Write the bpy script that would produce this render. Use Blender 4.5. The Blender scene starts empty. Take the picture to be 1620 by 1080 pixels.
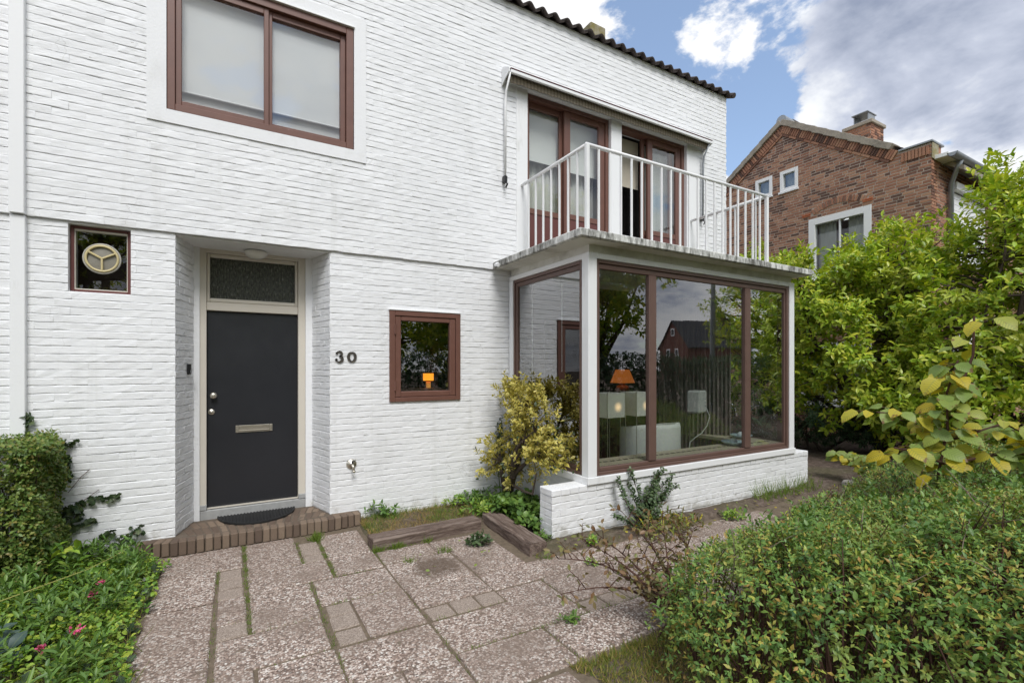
import bpy, math, random
import numpy as np
from mathutils import Vector, Matrix

R = math.radians
rnd = random.Random(7)
rng = np.random.default_rng(11)
SC = bpy.context.scene
COL = SC.collection

# ------------------------------------------------------------------ camera, sky, sun, exposure
CAM_LOC = Vector((0.0, -5.375, 1.67))
YAW = math.atan2(1310.0, 760.0)                 # angle between the view axis and the facade
cd = bpy.data.cameras.new('camera')
cd.sensor_width = 36.0
cd.lens = 36.0 * 760.0 / 1620.0
cd.shift_y = 41.0 / 1620.0
cd.clip_start = 0.05
cd.clip_end = 2000.0
cam = bpy.data.objects.new('camera', cd)
COL.objects.link(cam)
cam.location = CAM_LOC
cam.rotation_euler = (R(90), 0, YAW - R(90))
SC.camera = cam
FW = np.array([math.cos(YAW), math.sin(YAW), 0.0])
RT = np.array([math.sin(YAW), -math.cos(YAW), 0.0])

SUN_EL, SUN_AZ = 52.0, -102.0                    # elevation; direction the light comes from, degrees from +X
SKY_STRENGTH = 0.12
sun = bpy.data.lights.new('sun', 'SUN')
sun.energy = 1.5
sun.angle = R(24)
sun.color = (1.0, 0.99, 0.972)
so = bpy.data.objects.new('sun', sun)
COL.objects.link(so)
_sd = Vector((math.cos(R(SUN_AZ)) * math.cos(R(SUN_EL)), math.sin(R(SUN_AZ)) * math.cos(R(SUN_EL)), math.sin(R(SUN_EL))))
so.rotation_euler = (-_sd).to_track_quat('-Z', 'Y').to_euler()
so.location = (0, 0, 30)

SC.view_settings.view_transform = 'Standard'
SC.view_settings.look = 'None'
SC.view_settings.exposure = 0.95
SC.view_settings.gamma = 1.0
SC.view_settings.use_curve_mapping = False
SC.cycles.max_bounces = 10
SC.cycles.transparent_max_bounces = 24
SC.cycles.caustics_reflective = False
SC.cycles.caustics_refractive = False
SC.cycles.sample_clamp_indirect = 6.0


def node(nt, typ, ins=None, **attrs):
    n = nt.nodes.new(typ)
    for k, v in attrs.items():
        setattr(n, k, v)
    if ins:
        for k, v in ins.items():
            s = n.inputs[k]
            if isinstance(v, bpy.types.NodeSocket):
                nt.links.new(v, s)
            else:
                if isinstance(v, (tuple, list)) and len(v) == 3 and s.type == 'RGBA':
                    v = (*v, 1.0)
                s.default_value = v
    return n


def math_(nt, op, a, b=0.0, clamp=False):
    return node(nt, 'ShaderNodeMath', {0: a, 1: b}, operation=op, use_clamp=clamp).outputs[0]


def mix(nt, f, a, b, blend='MIX'):
    return node(nt, 'ShaderNodeMix', {0: f, 6: a, 7: b}, data_type='RGBA', blend_type=blend).outputs[2]


def ramp(nt, f, stops, interp='LINEAR'):
    n = node(nt, 'ShaderNodeValToRGB', {0: f})
    cr = n.color_ramp
    cr.interpolation = interp
    while len(cr.elements) < len(stops):
        cr.elements.new(0.5)
    for e, (p, c) in zip(cr.elements, stops):
        e.position = p
        e.color = (*c, 1.0) if len(c) == 3 else c
    return n.outputs[0]


def gray(v):
    return (v, v, v)


def noise_tex(nt, vec, scale, detail=4.0, rough=0.55, dist=0.0):
    return node(nt, 'ShaderNodeTexNoise', {'Vector': vec, 'Scale': scale, 'Detail': detail, 'Roughness': rough, 'Distortion': dist}).outputs['Fac']


# --- the sky: Nishita blue behind broken cloud, the same broken cloud all the way round
world = bpy.data.worlds.new('World')
SC.world = world
world.use_nodes = True
nt = world.node_tree
nt.nodes.clear()
sky = node(nt, 'ShaderNodeTexSky', sky_type='NISHITA')
sky.sun_disc = False
sky.sun_elevation = R(SUN_EL)
sky.sun_rotation = R(90 - SUN_AZ)
sky.air_density = 1.0
sky.dust_density = 0.6
tc = node(nt, 'ShaderNodeTexCoord').outputs['Generated']
sep = node(nt, 'ShaderNodeSeparateXYZ', {0: tc})
zc = math_(nt, 'MAXIMUM', sep.outputs[2], 0.0)
den = math_(nt, 'ADD', zc, 0.30)
px = math_(nt, 'DIVIDE', sep.outputs[0], den)
py = math_(nt, 'DIVIDE', sep.outputs[1], den)
pv = node(nt, 'ShaderNodeCombineXYZ', {0: px, 1: py, 2: math_(nt, 'MULTIPLY', zc, 1.2)}).outputs[0]
SKY_OFF = (3.1, 7.4, 0.0)
pv2 = node(nt, 'ShaderNodeVectorMath', {0: pv, 1: SKY_OFF}, operation='ADD').outputs[0]
n1 = noise_tex(nt, pv2, 2.3, 12.0, 0.60, 0.2)
n1b = noise_tex(nt, node(nt, 'ShaderNodeVectorMath', {0: pv2, 1: (0.03, -0.05, 0.03)}, operation='ADD').outputs[0], 2.3, 6.0, 0.55, 0.2)
relief = math_(nt, 'SUBTRACT', n1, n1b)


def sky_spot(d, r):                              # 1 in direction d, falling to 0 at angular distance r
    v = Vector(d).normalized()
    dist = node(nt, 'ShaderNodeVectorMath', {0: tc, 1: tuple(v)}, operation='DISTANCE').outputs['Value']
    return node(nt, 'ShaderNodeMapRange', {0: dist, 1: 0.0, 2: r, 3: 1.0, 4: 0.0}, interpolation_type='SMOOTHSTEP').outputs[0]


gap = sky_spot((0.76, 0.56, 0.60), 0.34)         # the break of blue over the eaves
gap2 = sky_spot((0.86, 0.50, 0.47), 0.14)
bank = sky_spot((0.85, 0.27, 0.50), 0.31)        # the grey cloud beside it
cov = math_(nt, 'SUBTRACT', n1, math_(nt, 'MULTIPLY', gap, 0.16))
cov = math_(nt, 'SUBTRACT', cov, math_(nt, 'MULTIPLY', gap2, 0.10))
cov = math_(nt, 'ADD', cov, math_(nt, 'MULTIPLY', bank, 0.15))
low = node(nt, 'ShaderNodeMapRange', {0: sep.outputs[2], 1: 0.0, 2: 0.45, 3: 0.09, 4: 0.0}).outputs[0]
cov = math_(nt, 'ADD', cov, low)
alpha = node(nt, 'ShaderNodeMapRange', {0: cov, 1: 0.42, 2: 0.475, 3: 0.0, 4: 1.0}, interpolation_type='SMOOTHSTEP').outputs[0]
n2 = noise_tex(nt, node(nt, 'ShaderNodeVectorMath', {0: pv2, 1: (0.06, 0.05, -0.10)}, operation='ADD').outputs[0], 3.1, 8.0, 0.55, 0.3)
thick = math_(nt, 'ADD', math_(nt, 'MULTIPLY', cov, 0.45), math_(nt, 'MULTIPLY', n2, 0.75))
thick = math_(nt, 'ADD', thick, math_(nt, 'MULTIPLY', bank, 0.27))
thick = math_(nt, 'SUBTRACT', thick, math_(nt, 'MULTIPLY', relief, 0.9))
k = 1.0 / SKY_STRENGTH
cc = ramp(nt, thick, [(0.56, (0.57 * k, 0.57 * k, 0.575 * k)), (0.65, (0.49 * k, 0.505 * k, 0.53 * k)), (0.75, (0.31 * k, 0.335 * k, 0.40 * k)), (0.95, (0.11 * k, 0.138 * k, 0.205 * k))])
skyc = mix(nt, 0.30, sky.outputs[0], (0.22 * k, 0.28 * k, 0.38 * k))
full = mix(nt, alpha, skyc, cc)
bg = node(nt, 'ShaderNodeBackground', {0: full, 1: SKY_STRENGTH})
out = node(nt, 'ShaderNodeOutputWorld', {0: bg.outputs[0]})

# ------------------------------------------------------------------ materials
def new_mat(name):
    m = bpy.data.materials.new(name)
    m.use_nodes = True
    t = m.node_tree
    t.nodes.clear()
    return m, t


def finish(t, shader):
    node(t, 'ShaderNodeOutputMaterial', {0: shader})


def bump(t, h, strength=0.4, dist=0.01, normal=None):
    ins = {'Height': h, 'Strength': strength, 'Distance': dist}
    if normal is not None:
        ins['Normal'] = normal
    return node(t, 'ShaderNodeBump', ins).outputs[0]


def principled(t, col, rough=0.6, nor=None, spec=0.5, metal=0.0, **kw):
    ins = {'Base Color': col, 'Roughness': rough, 'Metallic': metal, 'Specular IOR Level': spec}
    if nor is not None:
        ins['Normal'] = nor
    ins.update(kw)
    return node(t, 'ShaderNodeBsdfPrincipled', ins).outputs[0]


def wpos(t):
    return node(t, 'ShaderNodeNewGeometry').outputs['Position']


def rand01(t):
    a = node(t, 'ShaderNodeObjectInfo').outputs['Random']
    b = node(t, 'ShaderNodeNewGeometry').outputs['Random Per Island']
    return math_(t, 'FRACT', math_(t, 'ADD', a, b))


def stretch(t, v, s):
    return node(t, 'ShaderNodeVectorMath', {0: v, 1: s}, operation='MULTIPLY').outputs[0]


def plain(name, col, rough=0.6, spec=0.5, var=0.12, scale=6.0, bmp=0.0, bscale=60.0, metal=0.0):
    m, t = new_mat(name)
    p = wpos(t)
    n = noise_tex(t, p, scale, 5.0)
    c = mix(t, n, tuple(x * (1 - var) for x in col), tuple(min(1.0, x * (1 + var)) for x in col))
    nor = bump(t, noise_tex(t, p, bscale, 4.0), bmp, 0.006) if bmp else None
    r = math_(t, 'ADD', math_(t, 'MULTIPLY', n, 0.16), rough - 0.08)
    finish(t, principled(t, c, r, nor, spec, metal))
    return m


def painted_brick():
    m, t = new_mat('white painted brick')
    p = wpos(t)
    big = noise_tex(t, p, 0.9, 4.0)
    c = ramp(t, big, [(0.3, (0.765, 0.772, 0.785)), (0.7, (0.81, 0.815, 0.825))])
    c = mix(t, math_(t, 'MULTIPLY', rand01(t), 0.3), c, (0.74, 0.74, 0.745))
    grime = noise_tex(t, stretch(t, p, (1.0, 1.0, 0.35)), 2.3, 8.0, 0.62)
    gm = node(t, 'ShaderNodeMapRange', {0: grime, 1: 0.56, 2: 0.74, 3: 0.0, 4: 0.32}).outputs[0]
    c = mix(t, gm, c, (0.53, 0.53, 0.51))
    sp = noise_tex(t, p, 46.0, 3.0, 0.6)
    sm = node(t, 'ShaderNodeMapRange', {0: sp, 1: 0.71, 2: 0.76, 3: 0.0, 4: 0.55}).outputs[0]
    c = mix(t, sm, c, (0.36, 0.35, 0.33))
    # hairline cracks, chips, rain streaks, splash marks
    cw = node(t, 'ShaderNodeVectorMath', {0: p, 1: node(t, 'ShaderNodeVectorMath', {0: node(t, 'ShaderNodeTexNoise', {'Vector': p, 'Scale': 7.0, 'Detail': 4.0}).outputs['Color'], 1: (0.22, 0.22, 0.22)}, operation='MULTIPLY').outputs[0]}, operation='ADD').outputs[0]
    cv = node(t, 'ShaderNodeTexVoronoi', {'Vector': cw, 'Scale': 1.1}, feature='DISTANCE_TO_EDGE').outputs['Distance']
    cm = node(t, 'ShaderNodeMapRange', {0: cv, 1: 0.0, 2: 0.0045, 3: 1.0, 4: 0.0}).outputs[0]
    cm = math_(t, 'MULTIPLY', cm, node(t, 'ShaderNodeMapRange', {0: noise_tex(t, p, 1.4, 3.0), 1: 0.54, 2: 0.62, 3: 0.0, 4: 0.42}).outputs[0])
    c = mix(t, cm, c, (0.30, 0.29, 0.27))
    ch_ = noise_tex(t, stretch(t, p, (1.0, 1.0, 2.4)), 19.0, 2.0, 0.5)
    c = mix(t, node(t, 'ShaderNodeMapRange', {0: ch_, 1: 0.775, 2: 0.79, 3: 0.0, 4: 0.8}).outputs[0], c, (0.20, 0.16, 0.13))
    st_ = noise_tex(t, stretch(t, p, (9.0, 9.0, 0.35)), 1.0, 5.0, 0.6)
    c = mix(t, node(t, 'ShaderNodeMapRange', {0: st_, 1: 0.58, 2: 0.74, 3: 0.0, 4: 0.22}).outputs[0], c, (0.50, 0.50, 0.46))
    spz = node(t, 'ShaderNodeSeparateXYZ', {0: p}).outputs[2]
    spl = math_(t, 'ADD', noise_tex(t, p, 9.0, 6.0, 0.7), node(t, 'ShaderNodeMapRange', {0: spz, 1: 0.02, 2: 0.40, 3: 0.14, 4: -0.25}).outputs[0])
    c = mix(t, node(t, 'ShaderNodeMapRange', {0: spl, 1: 0.54, 2: 0.70, 3: 0.0, 4: 0.55}).outputs[0], c, (0.33, 0.31, 0.25))
    h1 = noise_tex(t, stretch(t, p, (1.0, 1.0, 2.0)), 15.0, 5.0, 0.62, 0.4)
    h2 = noise_tex(t, p, 85.0, 4.0, 0.6)
    nor = bump(t, h1, 0.42, 0.009)
    nor = bump(t, h2, 0.35, 0.0025, nor)
    finish(t, principled(t, c, 0.55, nor, 0.35))
    return m


def stained_white(name, base, dirt, lo, hi, zs=0.25, sc=9.0, amount=0.9, rough=0.7, bmp=0.4):
    m, t = new_mat(name)
    p = wpos(t)
    g = noise_tex(t, stretch(t, p, (1.0, 1.0, zs)), sc, 9.0, 0.68)
    g2 = noise_tex(t, p, 1.7, 4.0)
    f = math_(t, 'ADD', math_(t, 'MULTIPLY', g, 0.7), math_(t, 'MULTIPLY', g2, 0.3))
    f = node(t, 'ShaderNodeMapRange', {0: f, 1: lo, 2: hi, 3: 0.0, 4: amount}).outputs[0]
    c = mix(t, f, base, dirt)
    nor = bump(t, noise_tex(t, p, 70.0, 5.0), bmp, 0.004)
    finish(t, principled(t, c, rough, nor, 0.4))
    return m


def brick_colours(name, stops, mortar_tint=0.0, rough=0.85):
    m, t = new_mat(name)
    p = wpos(t)
    c = ramp(t, rand01(t), stops)
    n = noise_tex(t, p, 30.0, 5.0, 0.65)
    c = mix(t, math_(t, 'MULTIPLY', n, 0.30), c, (0.11, 0.07, 0.055))
    l = noise_tex(t, p, 0.8, 4.0)
    c = mix(t, node(t, 'ShaderNodeMapRange', {0: l, 1: 0.5, 2: 0.75, 3: 0.0, 4: 0.18}).outputs[0], c, (0.13, 0.095, 0.08))
    finish(t, principled(t, c, rough, bump(t, n, 0.5, 0.004), 0.25))
    return m


def aggregate():
    m, t = new_mat('exposed aggregate concrete')
    p = wpos(t)
    v = node(t, 'ShaderNodeTexVoronoi', {'Vector': p, 'Scale': 82.0, 'Randomness': 1.0}, feature='F1')
    cellr = node(t, 'ShaderNodeSeparateColor', {0: v.outputs['Color']}).outputs[0]
    c = ramp(t, cellr, [(0.0, (0.095, 0.064, 0.050)), (0.22, (0.21, 0.148, 0.118)), (0.45, (0.36, 0.27, 0.225)), (0.68, (0.50, 0.405, 0.350)), (0.86, (0.64, 0.565, 0.51)), (1.0, (0.74, 0.70, 0.65))])
    d = v.outputs['Distance']
    gapm = node(t, 'ShaderNodeMapRange', {0: d, 1: 0.45, 2: 0.75, 3: 0.0, 4: 0.75}).outputs[0]
    c = mix(t, gapm, c, (0.13, 0.105, 0.09))
    l = noise_tex(t, p, 2.2, 6.0, 0.6)
    lm = node(t, 'ShaderNodeMapRange', {0: l, 1: 0.46, 2: 0.66, 3: 0.0, 4: 0.72}).outputs[0]
    c = mix(t, lm, c, (0.20, 0.152, 0.122))
    oi = node(t, 'ShaderNodeObjectInfo').outputs['Random']
    c = mix(t, math_(t, 'MULTIPLY', oi, 0.42), c, (0.215, 0.165, 0.135))
    ms = noise_tex(t, p, 6.5, 8.0, 0.7, 0.5)
    c = mix(t, node(t, 'ShaderNodeMapRange', {0: ms, 1: 0.60, 2: 0.72, 3: 0.0, 4: 0.55}).outputs[0], c, (0.115, 0.10, 0.055))
    sx_ = node(t, 'ShaderNodeVectorMath', {0: p, 1: (1.48, -1.55, 0.0)}, operation='DISTANCE').outputs['Value']
    pud = math_(t, 'SUBTRACT', node(t, 'ShaderNodeMapRange', {0: sx_, 1: 0.0, 2: 0.42, 3: 1.0, 4: 0.0}).outputs[0], math_(t, 'MULTIPLY', ms, 0.9))
    c = mix(t, node(t, 'ShaderNodeMapRange', {0: pud, 1: 0.0, 2: 0.25, 3: 0.0, 4: 0.8}).outputs[0], c, (0.10, 0.07, 0.05))
    h = math_(t, 'SUBTRACT', 1.0, d)
    nor = bump(t, h, 0.55, 0.004)
    finish(t, principled(t, c, 0.8, nor, 0.3))
    return m


def smooth_paver():
    m, t = new_mat('small concrete paver')
    p = wpos(t)
    v = node(t, 'ShaderNodeTexVoronoi', {'Vector': p, 'Scale': 210.0})
    cellr = node(t, 'ShaderNodeSeparateColor', {0: v.outputs['Color']}).outputs[0]
    c = ramp(t, cellr, [(0.0, (0.17, 0.132, 0.108)), (0.5, (0.285, 0.228, 0.190)), (1.0, (0.47, 0.40, 0.345))])
    l = noise_tex(t, p, 5.0, 5.0)
    c = mix(t, math_(t, 'MULTIPLY', l, 0.5), c, (0.205, 0.162, 0.130))
    finish(t, principled(t, c, 0.85, bump(t, l, 0.3, 0.004), 0.25))
    return m


def soil():
    m, t = new_mat('garden soil')
    p = wpos(t)
    n = noise_tex(t, p, 14.0, 8.0, 0.7)
    c = ramp(t, n, [(0.28, (0.045, 0.033, 0.026)), (0.5, (0.115, 0.085, 0.068)), (0.72, (0.22, 0.175, 0.145))])
    l = noise_tex(t, p, 1.1, 4.0)
    c = mix(t, node(t, 'ShaderNodeMapRange', {0: l, 1: 0.45, 2: 0.65, 3: 0.0, 4: 0.5}).outputs[0], c, (0.10, 0.10, 0.045))
    nor = bump(t, n, 0.9, 0.03)
    finish(t, principled(t, c, 0.95, nor, 0.2))
    return m


def timber():
    m, t = new_mat('weathered sleeper timber')
    tc_ = node(t, 'ShaderNodeTexCoord').outputs['Object']
    s = stretch(t, tc_, (1.6, 22.0, 22.0))
    n = noise_tex(t, s, 1.6, 8.0, 0.68, 0.6)
    c = ramp(t, n, [(0.30, (0.045, 0.032, 0.026)), (0.48, (0.14, 0.10, 0.082)), (0.62, (0.235, 0.185, 0.155)), (0.8, (0.36, 0.31, 0.275))])
    nor = bump(t, n, 0.9, 0.012)
    finish(t, principled(t, c, 0.9, nor, 0.2))
    return m


def glass(tint=(0.93, 0.96, 0.95), boost=1.9, rough=0.0, wobble=0.0):
    m, t = new_mat('window glass')
    geo = node(t, 'ShaderNodeNewGeometry')
    fr = node(t, 'ShaderNodeFresnel', {'IOR': 1.52}).outputs[0]
    front = math_(t, 'SUBTRACT', 1.0, geo.outputs['Backfacing'])
    f = math_(t, 'MULTIPLY', math_(t, 'MULTIPLY', fr, boost), front, True)
    g = {'Color': (0.97, 0.98, 1.0, 1.0), 'Roughness': rough}
    if wobble:
        g['Normal'] = bump(t, noise_tex(t, geo.outputs['Position'], 1.3, 2.0), wobble, 0.02)
    gl = node(t, 'ShaderNodeBsdfGlossy', g).outputs[0]
    tr = node(t, 'ShaderNodeBsdfTransparent', {'Color': (*tint, 1.0)}).outputs[0]
    finish(t, node(t, 'ShaderNodeMixShader', {0: f, 1: tr, 2: gl}).outputs[0])
    return m


def obscure_glass():
    m, t = new_mat('ribbed obscure glass')
    p = wpos(t)
    n = noise_tex(t, stretch(t, p, (75.0, 75.0, 24.0)), 1.0, 3.0, 0.6)
    c = ramp(t, n, [(0.38, (0.022, 0.026, 0.018)), (0.6, (0.075, 0.08, 0.058)), (0.78, (0.30, 0.31, 0.27))])
    nor = bump(t, n, 1.0, 0.02)
    finish(t, principled(t, c, 0.22, nor, 0.6))
    return m


def leaf_mat(name, cols, trans=0.28, rough=0.42, margin=None, clump=0.22, tint=(1.25, 1.25, 0.5), spec=0.4, patch=None, pscale=3.5, dark=None, blotch=None):
    m, t = new_mat(name)
    n = len(cols)
    c = ramp(t, rand01(t), [(i / max(1, n - 1), cl) for i, cl in enumerate(cols)])
    uv = node(t, 'ShaderNodeUVMap').outputs[0]
    sx = node(t, 'ShaderNodeSeparateXYZ', {0: uv})
    across = math_(t, 'MULTIPLY', math_(t, 'ABSOLUTE', math_(t, 'SUBTRACT', sx.outputs[1], 0.5)), 2.0)
    if margin:
        jit = noise_tex(t, wpos(t), 40.0, 2.0)
        e = node(t, 'ShaderNodeMapRange', {0: math_(t, 'ADD', across, math_(t, 'MULTIPLY', jit, 0.6)), 1: 0.40, 2: 0.62, 3: 0.0, 4: 1.0}).outputs[0]
        c = mix(t, e, c, margin)
    rib = node(t, 'ShaderNodeMapRange', {0: across, 1: 0.0, 2: 0.12, 3: 0.35, 4: 0.0}).outputs[0]
    c = mix(t, rib, c, (0.22, 0.27, 0.09))
    big = noise_tex(t, wpos(t), 1.6, 3.0)
    c = mix(t, math_(t, 'MULTIPLY', big, clump), c, tuple(x * 0.55 for x in cols[0]))
    if patch:                                    # whole twigs of another growth
        pn = noise_tex(t, wpos(t), pscale, 3.0, 0.6)
        c = mix(t, node(t, 'ShaderNodeMapRange', {0: pn, 1: 0.54, 2: 0.64, 3: 0.0, 4: 0.75}).outputs[0], c, patch)
    if dark:
        pn2 = noise_tex(t, wpos(t), pscale * 1.7, 3.0, 0.6, 0.5)
        c = mix(t, node(t, 'ShaderNodeMapRange', {0: pn2, 1: 0.60, 2: 0.70, 3: 0.0, 4: 0.7}).outputs[0], c, dark)
    if blotch:                                   # side veins, browned edges and spots
        w_ = math_(t, 'SINE', math_(t, 'MULTIPLY', math_(t, 'SUBTRACT', sx.outputs[0], math_(t, 'MULTIPLY', across, 0.28)), 52.0))
        c = mix(t, node(t, 'ShaderNodeMapRange', {0: w_, 1: 0.2, 2: 0.95, 3: 0.0, 4: 0.38}).outputs[0], c, (0.10, 0.16, 0.03))
        bn = noise_tex(t, wpos(t), 24.0, 4.0, 0.65)
        edge_ = math_(t, 'ADD', bn, math_(t, 'MULTIPLY', math_(t, 'POWER', across, 3.0), 0.16))
        edge_ = math_(t, 'ADD', edge_, math_(t, 'MULTIPLY', math_(t, 'POWER', sx.outputs[0], 6.0), 0.14))
        c = mix(t, node(t, 'ShaderNodeMapRange', {0: edge_, 1: 0.64, 2: 0.72, 3: 0.0, 4: 0.9}).outputs[0], c, blotch)
    pr = principled(t, c, rough, None, spec)
    tl = node(t, 'ShaderNodeBsdfTranslucent', {'Color': mix(t, 1.0, c, tint, 'MULTIPLY')}).outputs[0]
    finish(t, node(t, 'ShaderNodeMixShader', {0: trans, 1: pr, 2: tl}).outputs[0])
    return m


def striped_cloth():
    m, t = new_mat('awning cloth')
    p = wpos(t)
    w = math_(t, 'SINE', math_(t, 'MULTIPLY', node(t, 'ShaderNodeSeparateXYZ', {0: p}).outputs[0], 120.0))
    f = node(t, 'ShaderNodeMapRange', {0: w, 1: -0.3, 2: 0.6, 3: 0.0, 4: 1.0}).outputs[0]
    c = mix(t, f, (0.30, 0.26, 0.20), (0.20, 0.165, 0.13))
    finish(t, principled(t, c, 0.9, None, 0.1))
    return m


def emit_shade(name, col, strength, spot=None, glow=None):
    m, t = new_mat(name)
    p = principled(t, col, 0.8, None, 0.2)
    ecol, es = node(t, 'ShaderNodeRGB'), strength
    ecol.outputs[0].default_value = (*(glow or col), 1.0)
    if spot is not None:                         # a bulb glowing through the paper
        d = node(t, 'ShaderNodeVectorMath', {0: node(t, 'ShaderNodeTexCoord').outputs['Object'], 1: spot}, operation='DISTANCE').outputs['Value']
        es = node(t, 'ShaderNodeMapRange', {0: d, 1: 0.0, 2: 0.085, 3: strength, 4: 0.015}, interpolation_type='SMOOTHSTEP').outputs[0]
    em = node(t, 'ShaderNodeEmission', {0: ecol.outputs[0], 1: es}).outputs[0]
    finish(t, node(t, 'ShaderNodeAddShader', {0: p, 1: em}).outputs[0])
    return m


PB = painted_brick()
WHITE = stained_white('white painted timber', (0.79, 0.795, 0.80), (0.45, 0.44, 0.40), 0.56, 0.72, 0.3, 7.0, 0.5, 0.45, 0.15)
PLASTER = stained_white('white painted render', (0.775, 0.78, 0.79), (0.55, 0.55, 0.53), 0.52, 0.7, 0.5, 5.0, 0.4, 0.65, 0.5)
SLABW = stained_white('weathered balcony concrete', (0.74, 0.74, 0.71), (0.075, 0.072, 0.058), 0.41, 0.58, 0.30, 16.0, 0.92, 0.8, 0.6)
SOFFIT = stained_white('white balcony soffit', (0.70, 0.69, 0.64), (0.30, 0.28, 0.21), 0.50, 0.70, 1.0, 3.0, 0.7, 0.8, 0.3)
BROWN = plain('brown window frame', (0.150, 0.070, 0.052), 0.42, 0.45, 0.18, 9.0, 0.12, 120.0)
BROWN2 = plain('taupe brown bay frame', (0.130, 0.077, 0.062), 0.45, 0.45, 0.15, 9.0, 0.12, 120.0)
PANEL = plain('maroon door panel', (0.125, 0.045, 0.040), 0.45, 0.4, 0.1, 5.0)
CREAM = plain('cream door frame', (0.60, 0.555, 0.48), 0.45, 0.4, 0.05, 4.0, 0.06, 60.0)
DOORC = plain('charcoal door paint', (0.019, 0.020, 0.024), 0.34, 0.45, 0.10, 5.0, 0.05, 35.0)
STEEL = plain('brushed steel', (0.62, 0.58, 0.50), 0.32, 0.5, 0.08, 30.0, 0.0, 60.0, 0.9)
ZINC = plain('zinc', (0.30, 0.32, 0.34), 0.5, 0.5, 0.15, 5.0, 0.0, 60.0, 0.5)
STONE = plain('grey threshold stone', (0.33, 0.33, 0.325), 0.75, 0.3, 0.25, 20.0, 0.3, 90.0)
RUBBER = plain('black rubber', (0.016, 0.016, 0.017), 0.6, 0.4, 0.3, 30.0)
BLACK = plain('black plastic', (0.012, 0.012, 0.013), 0.35, 0.5, 0.1)
DIGIT = plain('dark bronze', (0.055, 0.048, 0.040), 0.5, 0.4, 0.3, 30.0)
RAIL = plain('white enamelled steel', (0.80, 0.80, 0.80), 0.35, 0.5, 0.04, 8.0)
TILE = plain('dark roof tile', (0.072, 0.058, 0.053), 0.75, 0.3, 0.4, 12.0, 0.5, 60.0)
CONC = stained_white('old concrete', (0.32, 0.29, 0.23), (0.20, 0.17, 0.05), 0.42, 0.6, 1.0, 9.0, 0.9, 0.9, 0.6)
VERGE = stained_white('weathered verge concrete', (0.34, 0.30, 0.245), (0.13, 0.115, 0.09), 0.46, 0.68, 1.0, 5.0, 0.7, 0.9, 0.4)
MORTAR = plain('pale mortar', (0.47, 0.39, 0.325), 0.95, 0.1, 0.2, 12.0, 0.3, 90.0)
REDBRICK = brick_colours('russet brick', [(0.0, (0.105, 0.060, 0.047)), (0.25, (0.19, 0.094, 0.066)), (0.40, (0.33, 0.155, 0.098)), (0.72, (0.41, 0.205, 0.128)), (1.0, (0.46, 0.26, 0.165))])
DARKBRICK = brick_colours('dark red brick', [(0.0, (0.05, 0.025, 0.022)), (1.0, (0.16, 0.06, 0.045))])
STEPBRICK = brick_colours('worn doorstep brick', [(0.0, (0.115, 0.084, 0.064)), (0.35, (0.150, 0.110, 0.082)), (0.7, (0.195, 0.145, 0.106)), (1.0, (0.245, 0.185, 0.135))])
JOINT = plain('dirty joint', (0.150, 0.118, 0.086), 0.95, 0.1, 0.55, 30.0, 0.4, 80.0)
AGG = aggregate()
PAVER = smooth_paver()
SOIL = soil()
TIMBER = timber()
GLASS = glass((0.93, 0.945, 0.94))
GLASSB = glass((0.88, 0.905, 0.90), 4.0, 0.0, 0.03)
GLASSU = glass((0.95, 0.96, 0.965), 3.0)
GLASSL = glass((0.88, 0.905, 0.90), 4.4)
OBSC = obscure_glass()
CLOTH = striped_cloth()
BURG = plain('burgundy piping', (0.10, 0.02, 0.025), 0.7)
BLIND = plain('white roller blind', (0.74, 0.735, 0.715), 0.85, 0.1, 0.03)
BLINDE = plain('cream roller blind', (0.50, 0.45, 0.37), 0.85, 0.1, 0.05)
CURT = plain('brown curtain', (0.24, 0.20, 0.18), 0.9, 0.1, 0.3, 3.0)
VOILE = plain('pale voile', (0.62, 0.61, 0.58), 0.9, 0.1, 0.1)
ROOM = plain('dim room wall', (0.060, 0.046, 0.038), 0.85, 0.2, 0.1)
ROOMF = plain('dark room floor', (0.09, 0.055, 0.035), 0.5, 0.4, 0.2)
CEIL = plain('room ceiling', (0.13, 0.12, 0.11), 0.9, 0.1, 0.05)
SILL = plain('beige tiled sill', (0.52, 0.45, 0.33), 0.5, 0.4, 0.1, 5.0)
SLOT = plain('sill vent slot', (0.03, 0.025, 0.02), 0.8)
UPHOL = plain('white upholstery', (0.72, 0.71, 0.67), 0.85, 0.2, 0.04, 4.0, 0.2, 90.0)
CERAM = plain('pale blue ceramic', (0.40, 0.52, 0.56), 0.3, 0.5, 0.35, 25.0)
WOOD = plain('dark furniture wood', (0.045, 0.026, 0.018), 0.45, 0.4, 0.2)
LAMPWOOD = plain('brown lamp base', (0.10, 0.050, 0.026), 0.35, 0.5, 0.15)
BARK = plain('grey brown bark', (0.085, 0.065, 0.052), 0.9, 0.2, 0.4, 14.0, 0.7, 40.0)
TWIG = plain('reddish twig', (0.085, 0.045, 0.034), 0.8, 0.2, 0.3, 20.0)
GREENSTEM = plain('green stem', (0.12, 0.15, 0.05), 0.7, 0.2, 0.2)
PINK = plain('pink petal', (0.62, 0.10, 0.22), 0.6, 0.2, 0.25, 40.0)
PALESTONE = plain('pale rock', (0.42, 0.39, 0.35), 0.9, 0.2, 0.3, 12.0, 0.5, 40.0)

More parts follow.
